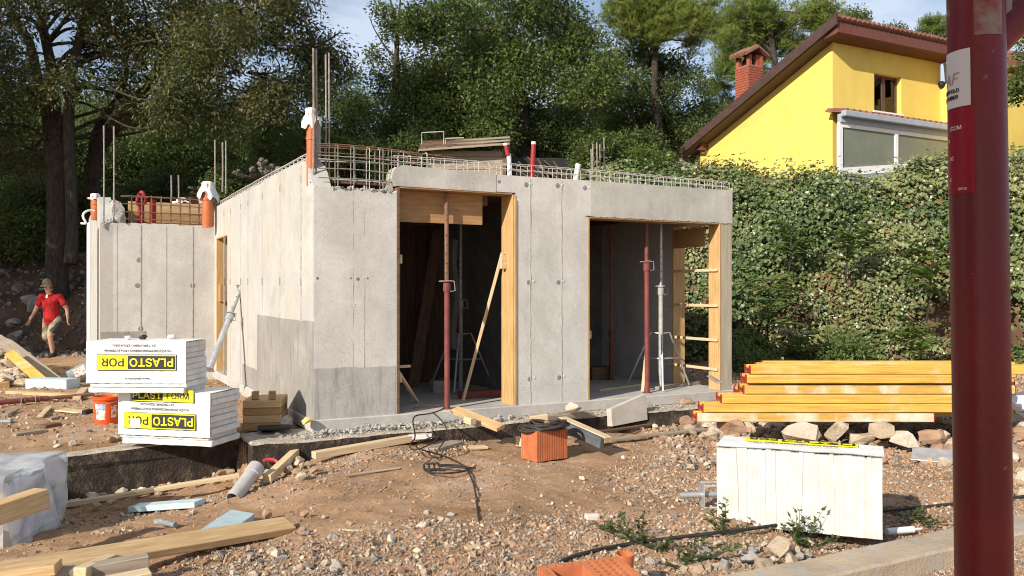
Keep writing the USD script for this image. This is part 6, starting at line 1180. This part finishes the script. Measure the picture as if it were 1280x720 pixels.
part(Tm, 'brace', tube([Bv(1236, 58, .99), Bv(1330, -38, 1.0)], .020, 18), M['dust_red'], smooth=40)
gp = [Bv(1232, -20, .985), Bv(1232, 58, .985), Bv(1244, 44, .985), Bv(1262, 14, .985), Bv(1262, -20, .985)]
part(Tm, 'gusset', cat((np.array([q + [0, -.006, 0] for q in gp] + [q + [0, .006, 0] for q in gp]), np.array([[0, 1, 2], [0, 2, 3], [0, 3, 4], [7, 6, 5], [8, 7, 5], [9, 8, 5]] + [[i, i + 5, (i + 1) % 5 + 5] for i in range(5)] + [[i, (i + 1) % 5 + 5, (i + 1) % 5] for i in range(5)]))), M['pole_worn'])
curved(Tm, 'worn_patch', az(1218, 30), az(1248, 30), zt(52), zt(-8), rp, rp, 'pole_worn', .0005, 12)
part(Tm, 'base_plate', box(-.08, .08, -.08, .08, 0, .008, .002), M['dust_red'])
# unseen scaffold added so its decks keep the sun off the red pole
SD = thing('scaffold_bay', 'unseen scaffold bay added to shade the red pole, wooden decks above the viewpoint', 'scaffold')
for i in range(11): part(SD, 'deck_board', box(-2.3 + .27 * i, -2.3 + .27 * i + .255, -2.0, .42, 2.40, 2.445, .004), M['wood_grey'])
for x, y in ((-2.2, -2.0), (.75, -2.0)): part(SD, 'post', tube([(x, y, -.3), (x, y, 3.6)], .03, 12), M['dust_red'], smooth=40)
for y in (-1.95, .4): part(SD, 'ledger', tube([(-2.25, y, 2.36), (.8, y, 2.36)], .024, 10), M['dust_red'], smooth=40)
for i in range(5): part(SD, 'side_board', box(-2.34, -2.31, -2.0, .45, .1 + .42 * i, .5 + .42 * i, .004), M['ply'])

# ---- stones
TONE = {'stone': 'tan', 'stone_pale': 'pale', 'stone_red': 'reddish', 'stone_grey': 'grey', 'stone_dim': 'dark grey'}
def describe(label, mt, s, spots, p):
    ss = sorted(q[1] for q in spots); xs_ = sorted(q[0][0] / q[0][1] for q in spots); n = len(spots)
    size = 'largest' if s >= ss[-1] else 'very large' if s > ss[int(n * .93)] else 'large' if s > ss[int(n * .7)] else 'middling' if s > ss[int(n * .35)] else 'small'
    x = p[0] / p[1]; side = 'far left' if x < xs_[int(n * .15)] else 'left' if x < xs_[int(n * .4)] else 'middle' if x < xs_[int(n * .6)] else 'right' if x < xs_[int(n * .85)] else 'far right'
    return f'{size} {TONE[mt]} {label}, {side} part'
def rocks(name, label, category, group, spots, mats, seed, sub=1):
    r = np.random.RandomState(seed); protos = {}
    for i, (p, s) in enumerate(spots):
        k = i % 6; mt = mats[r.randint(len(mats))]; lb0 = label; label_i = describe(label, mt, s, spots, p); R = Rz(r.rand() * 6.28) @ Rx(.4 * r.normal()); key = (k, mt)
        if key in protos: 
            x = UsdGeom.Mesh.Define(stage, uniq('/World', name)); x.GetPrim().GetReferences().AddInternalReference(protos[key]); x.ClearXformOpOrder(); x.GetPrim().RemoveProperty('xformOp:transform'); op = x.MakeMatrixXform(); op.Set(mat4(p, R, s)); tag(x.GetPrim(), label_i, category, group)
        else:
            protos[key] = single(name, rock_mesh(seed * 31 + k + 17 * mats.index(mt), sub, .8, .09), M[mt], label_i, category, p, R, group=group, s=s).GetPath()
r = np.random.RandomState(12); sp = []
for i in range(120):                                      # rubble that carries the beams
    px = r.uniform(855, 1190); t = (px - 855) / 335; py = r.uniform(524, 552 + 34 * t); s = r.uniform(.04, .12) if py > 540 else r.uniform(.08, .17)
    p = GG(px, py); p[2] += s * .35; sp.append((p, s))
for px, py, s in ((1000, 540, .34), (915, 527, .28), (1075, 546, .24), (960, 550, .17), (1018, 560, .2), (1130, 546, .24), (1165, 542, .24), (1175, 558, .18), (930, 546, .15), (890, 540, .15), (1100, 534, .26), (1045, 534, .26), (1148, 566, .15), (1060, 566, .16), (1105, 572, .14), (985, 566, .12)): p = W(px, py + 4, 8.3 - (py - 545) * .012); sp.append((p, s * .68))
rocks('rubble_stone', 'lump in the rubble under the yellow beams', 'stone', 'rubble stones under the yellow beams', sp, ['stone', 'stone_red', 'stone', 'stone_pale', 'stone'], 3)
sp = []
for i in range(46): px, py = r.uniform(1200, 1290), r.uniform(515, 625); s = r.uniform(.05, .15); p = GG(px, py); p[2] += s * .3; sp.append((p, s))
rocks('rubble_stone', 'rubble stone right of the red pole', 'stone', 'rubble stones right of the red pole', sp, ['stone', 'stone_pale', 'stone_red'], 4)
sp = []
for px, py, s in ((975, 690, .11), (935, 700, .09), (905, 712, .07), (880, 690, .06), (1010, 680, .06), (850, 712, .07), (955, 715, .10), (815, 705, .06), (870, 715, .08), (990, 705, .07)): p = GG(px, py); p[2] += s * .3; sp.append((p, s))
for i in range(26): px, py = r.uniform(800, 1010), r.uniform(676, 722); s = r.uniform(.025, .05); p = GG(px, py); p[2] += s * .3; sp.append((p, s))
rocks('front_stone', 'stone in the row before the front pack', 'stone', 'stones before the front right pack', sp, ['stone_grey', 'stone_pale', 'stone'], 5)
sp = []
for i in range(80): px, py = r.uniform(270, 690), 720 - 80 * r.rand() ** 1.5; s = r.uniform(.028, .055); p = GG(px, py); p[2] += s * .2; sp.append((p, s))
rocks('gravel_stone', 'stone lying in the foreground gravel', 'stone', 'larger stones in the foreground gravel', sp, ['stone_grey', 'stone_pale', 'stone_red', 'stone'], 6)
sp = []
for i in range(110): 
    u_ = r.rand(); px, py = 80 + 310 * u_ + r.normal() * 12, 628 - 48 * u_ + r.normal() * 6; s = r.uniform(.025, .085); p = GG(px, py); p[2] += s * .3; sp.append((p, s))
rocks('trench_stone', 'stone along the foot of the black footing', 'stone', 'stones along the black footing', sp, ['stone', 'stone_pale', 'stone_red'], 7)
sp = []
for i in range(70): q_ = r.rand(); px, py = -20 + 60 * q_ + 8 * r.rand(), r.uniform(432 + 34 * q_, 486); s = r.uniform(.06, .2); p = GG(px, min(max(py, 425), 490)); p[2] += s * .5 + max(0, (486 - py)) * .006; sp.append((p, s))
rocks('heap_stone', 'broken stone in the sunlit left heap', 'stone', 'stone heap at the left edge', sp, ['stone', 'stone_pale', 'stone'], 8)
sp = []
for i in range(170):
    x = r.uniform(-15.5, -7.6); y = r.uniform(20.9, 25.6); s = r.uniform(.08, .26) * (1.7 if r.rand() < .14 else 1); sp.append((np.array([x, y, float(hill_z(x, y)) + s * .25]), s))
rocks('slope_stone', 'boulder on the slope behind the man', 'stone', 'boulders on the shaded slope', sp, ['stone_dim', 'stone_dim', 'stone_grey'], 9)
sp = []
for i in range(90):
    c = W(r.normal(335, 26), 0, 23 + r.normal() * .8); s = r.uniform(.07, .17); g_ = W(0, 218, 23)[2]; hgt = W(0, 196, 23)[2] - g_; u_ = max(0, 1 - abs(c[0] - W(335, 0, 22.5)[0]) / 1.3); sp.append((np.array([c[0], c[1], g_ - .3 + hgt * u_ * r.uniform(.5, 1.15)]), s))
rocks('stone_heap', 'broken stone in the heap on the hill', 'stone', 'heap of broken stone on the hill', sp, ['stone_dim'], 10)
for i in range(6):
    a = W(236 + r.normal() * 5, 236 + i * 6, 24.3); b_ = a + [r.uniform(.7, 1.3), r.uniform(-.1, .1), r.uniform(-.01, .01)]; bar_between('stacked_board', 'dark board in the stack on the wooded slope behind the annex', 'board', a, b_, .2, .11, 'wood_dark', group='boards stacked on the wooded slope')
# gravel: what nobody could count
def pebble(seed): return rock_mesh(seed, 0, .7, 0, 11)
PBM = ['stone_red', 'stone_pale', 'stone', 'stone_dim', 'stone_red', 'stone_grey', 'stone', 'stone_red', 'stone', 'stone_red', 'stone_dim', 'stone_red']; pr = [(f'pebble_{i:03d}', pebble(700 + i), M[PBM[i]]) for i in range(12)]
r = np.random.RandomState(44); N_ = 190000; x = r.uniform(-5, 6, N_); y = r.uniform(4.5, 10.2, N_); nz = meshkit.fbm(np.stack([x * .8, y * .8, 0 * x], 1), 3, 61); n2 = meshkit.fbm(np.stack([x * 3.1, y * 3.1, 0 * x], 1), 2, 62)
sm = lambda t: np.clip(t, 0, 1) ** 2 * (3 - 2 * np.clip(t, 0, 1))
D = sm((6.75 + 1.6 * (nz - .5) - y) / .7) * sm((x + 2.6 - .25 * (6 - y)) / .7) * .95
D = np.maximum(D, .8 * sm((2.2 + 1.2 * (nz - .5) - np.hypot(x - 2.8, (y - 7.7) * .9)) / .6)); D = np.maximum(D, .55 * sm((x - 3.2) / .6)); D = np.maximum(D, .5 * sm((.5 - np.abs(y - (9.2 + .5 * x))) / .4) * (x < -.5)); D = np.maximum(D, .035 + .09 * (n2 > .6))
keep = (r.rand(N_) < np.clip(D * .8, 0, .78)) & (inside_site(x, y) < -.12); x, y = x[keep], y[keep]; s = .0065 + .017 * r.rand(len(x)) ** 2.4 + (.02 * r.rand(len(x)) * (r.rand(len(x)) < .05)); z = ground_z(x, y) + s * .2
tag(scatter(uniq('/World', 'gravel'), pr, np.stack([x, y, z], 1), rand_quats(r, len(x)), s, r.randint(0, 12, len(x))), 'loose mixed gravel and chips strewn over the brown earth', 'gravel', kind='stuff')
N_ = 7000; x = r.uniform(-9, -2.8, N_); y = r.uniform(7.6, 19.5, N_); k = (inside_site(x, y) > .1) & ~((loc_of(x, y)[0] > -2) & (loc_of(x, y)[1] > 6)); x, y = x[k], y[k]; s = .008 + .035 * r.rand(len(x)) ** 3; tag(scatter(uniq('/World', 'yard_chips'), pr, np.stack([x, y, ground_z(x, y) + s * .2], 1), rand_quats(r, len(x)), s, r.randint(0, 12, len(x))), 'small stones and chips over the yard left of the house', 'gravel', kind='stuff')
N_ = 3500; x = r.uniform(-16, -6.5, N_); y = r.uniform(19.6, 26, N_); s = .03 + .09 * r.rand(N_) ** 2.5; tag(scatter(uniq('/World', 'slope_rubble'), pr, np.stack([x, y, np.maximum(hill_z(x, y), ground_z(x, y, False)) + s * .2], 1), rand_quats(r, N_), s, np.array([3, 5, 10])[r.randint(0, 3, N_)]), 'small rubble covering the shaded slope', 'rubble', kind='stuff')
N_ = 2600; x = r.uniform(-4.6, 0, N_); y = r.uniform(9.6, 16, N_); 
N_ = 17000; x = r.uniform(1.6, 8.5, N_); y = r.uniform(7.9, 15.5, N_); k = loc_of(x, y)[0] > 6.2; k |= loc_of(x, y)[1] < -.4; x, y = x[k], y[k]; s = .012 + .05 * r.rand(len(x)) ** 2.5; tag(scatter(uniq('/World', 'rubble_chips'), pr, np.stack([x, y, ground_z(x, y) + s * .3], 1), rand_quats(r, len(x)), s, r.randint(0, 12, len(x))), 'stone chips between the rubble lumps on the right', 'rubble', kind='stuff')
# chips on the front footing ledge belong to the house; weeds
def weed(label, p, hgt, n, seed, spread=.16, mt='leaf_weed'):
    r = np.random.RandomState(seed); T = thing('weed', label, 'weed', p)
    for k in range(n):
        a = r.rand() * 6.28; l = hgt * r.uniform(.5, 1.1); o = np.array([math.cos(a), math.sin(a), 0]) * spread * r.rand(); tip = o * 2.0 + [0, 0, l]; pth = smooth_path([o * .3, (o + tip) / 2 * [.8, .8, 1.05], tip], 5); ms = [tube(pth, np.linspace(.004, .0015, len(pth)), 4)]
        for q in range(14): c = pth[r.randint(2, len(pth))]; d = r.normal(size=3); d[2] = abs(d[2]) * .6; ms.append(leaf(c, d, np.array([0, 0, 1.0]) + .6 * r.normal(size=3), .05 * r.uniform(.5, 1.2), .02))
        part(T, 'shoot', cat(*ms), M[mt])
for i, (px, py, h_, n_, lb, sp_) in enumerate(((800, 678, .20, 9, 'bushy weed on the gravel right of the front clay block', .16), (905, 668, .24, 6, 'upright weed at the left foot of the front pack', .09), (998, 680, .22, 6, 'green weed before the middle of the front pack', .09), (1012, 684, .10, 7, 'low yellowing weed beside the green one', .12), (850, 706, .15, 9, 'low spreading weed near the bottom edge', .2), (1150, 652, .10, 9, 'low green weed in the shade behind the low wall', .18), (765, 668, .08, 7, 'small weed left of the bushy one', .14), (1045, 668, .10, 6, 'small weed under the right half of the front pack', .1), (830, 690, .12, 6, 'thin weed between hose and stones', .14))): weed(lb, GG(px, py), h_, n_, 400 + i, sp_)
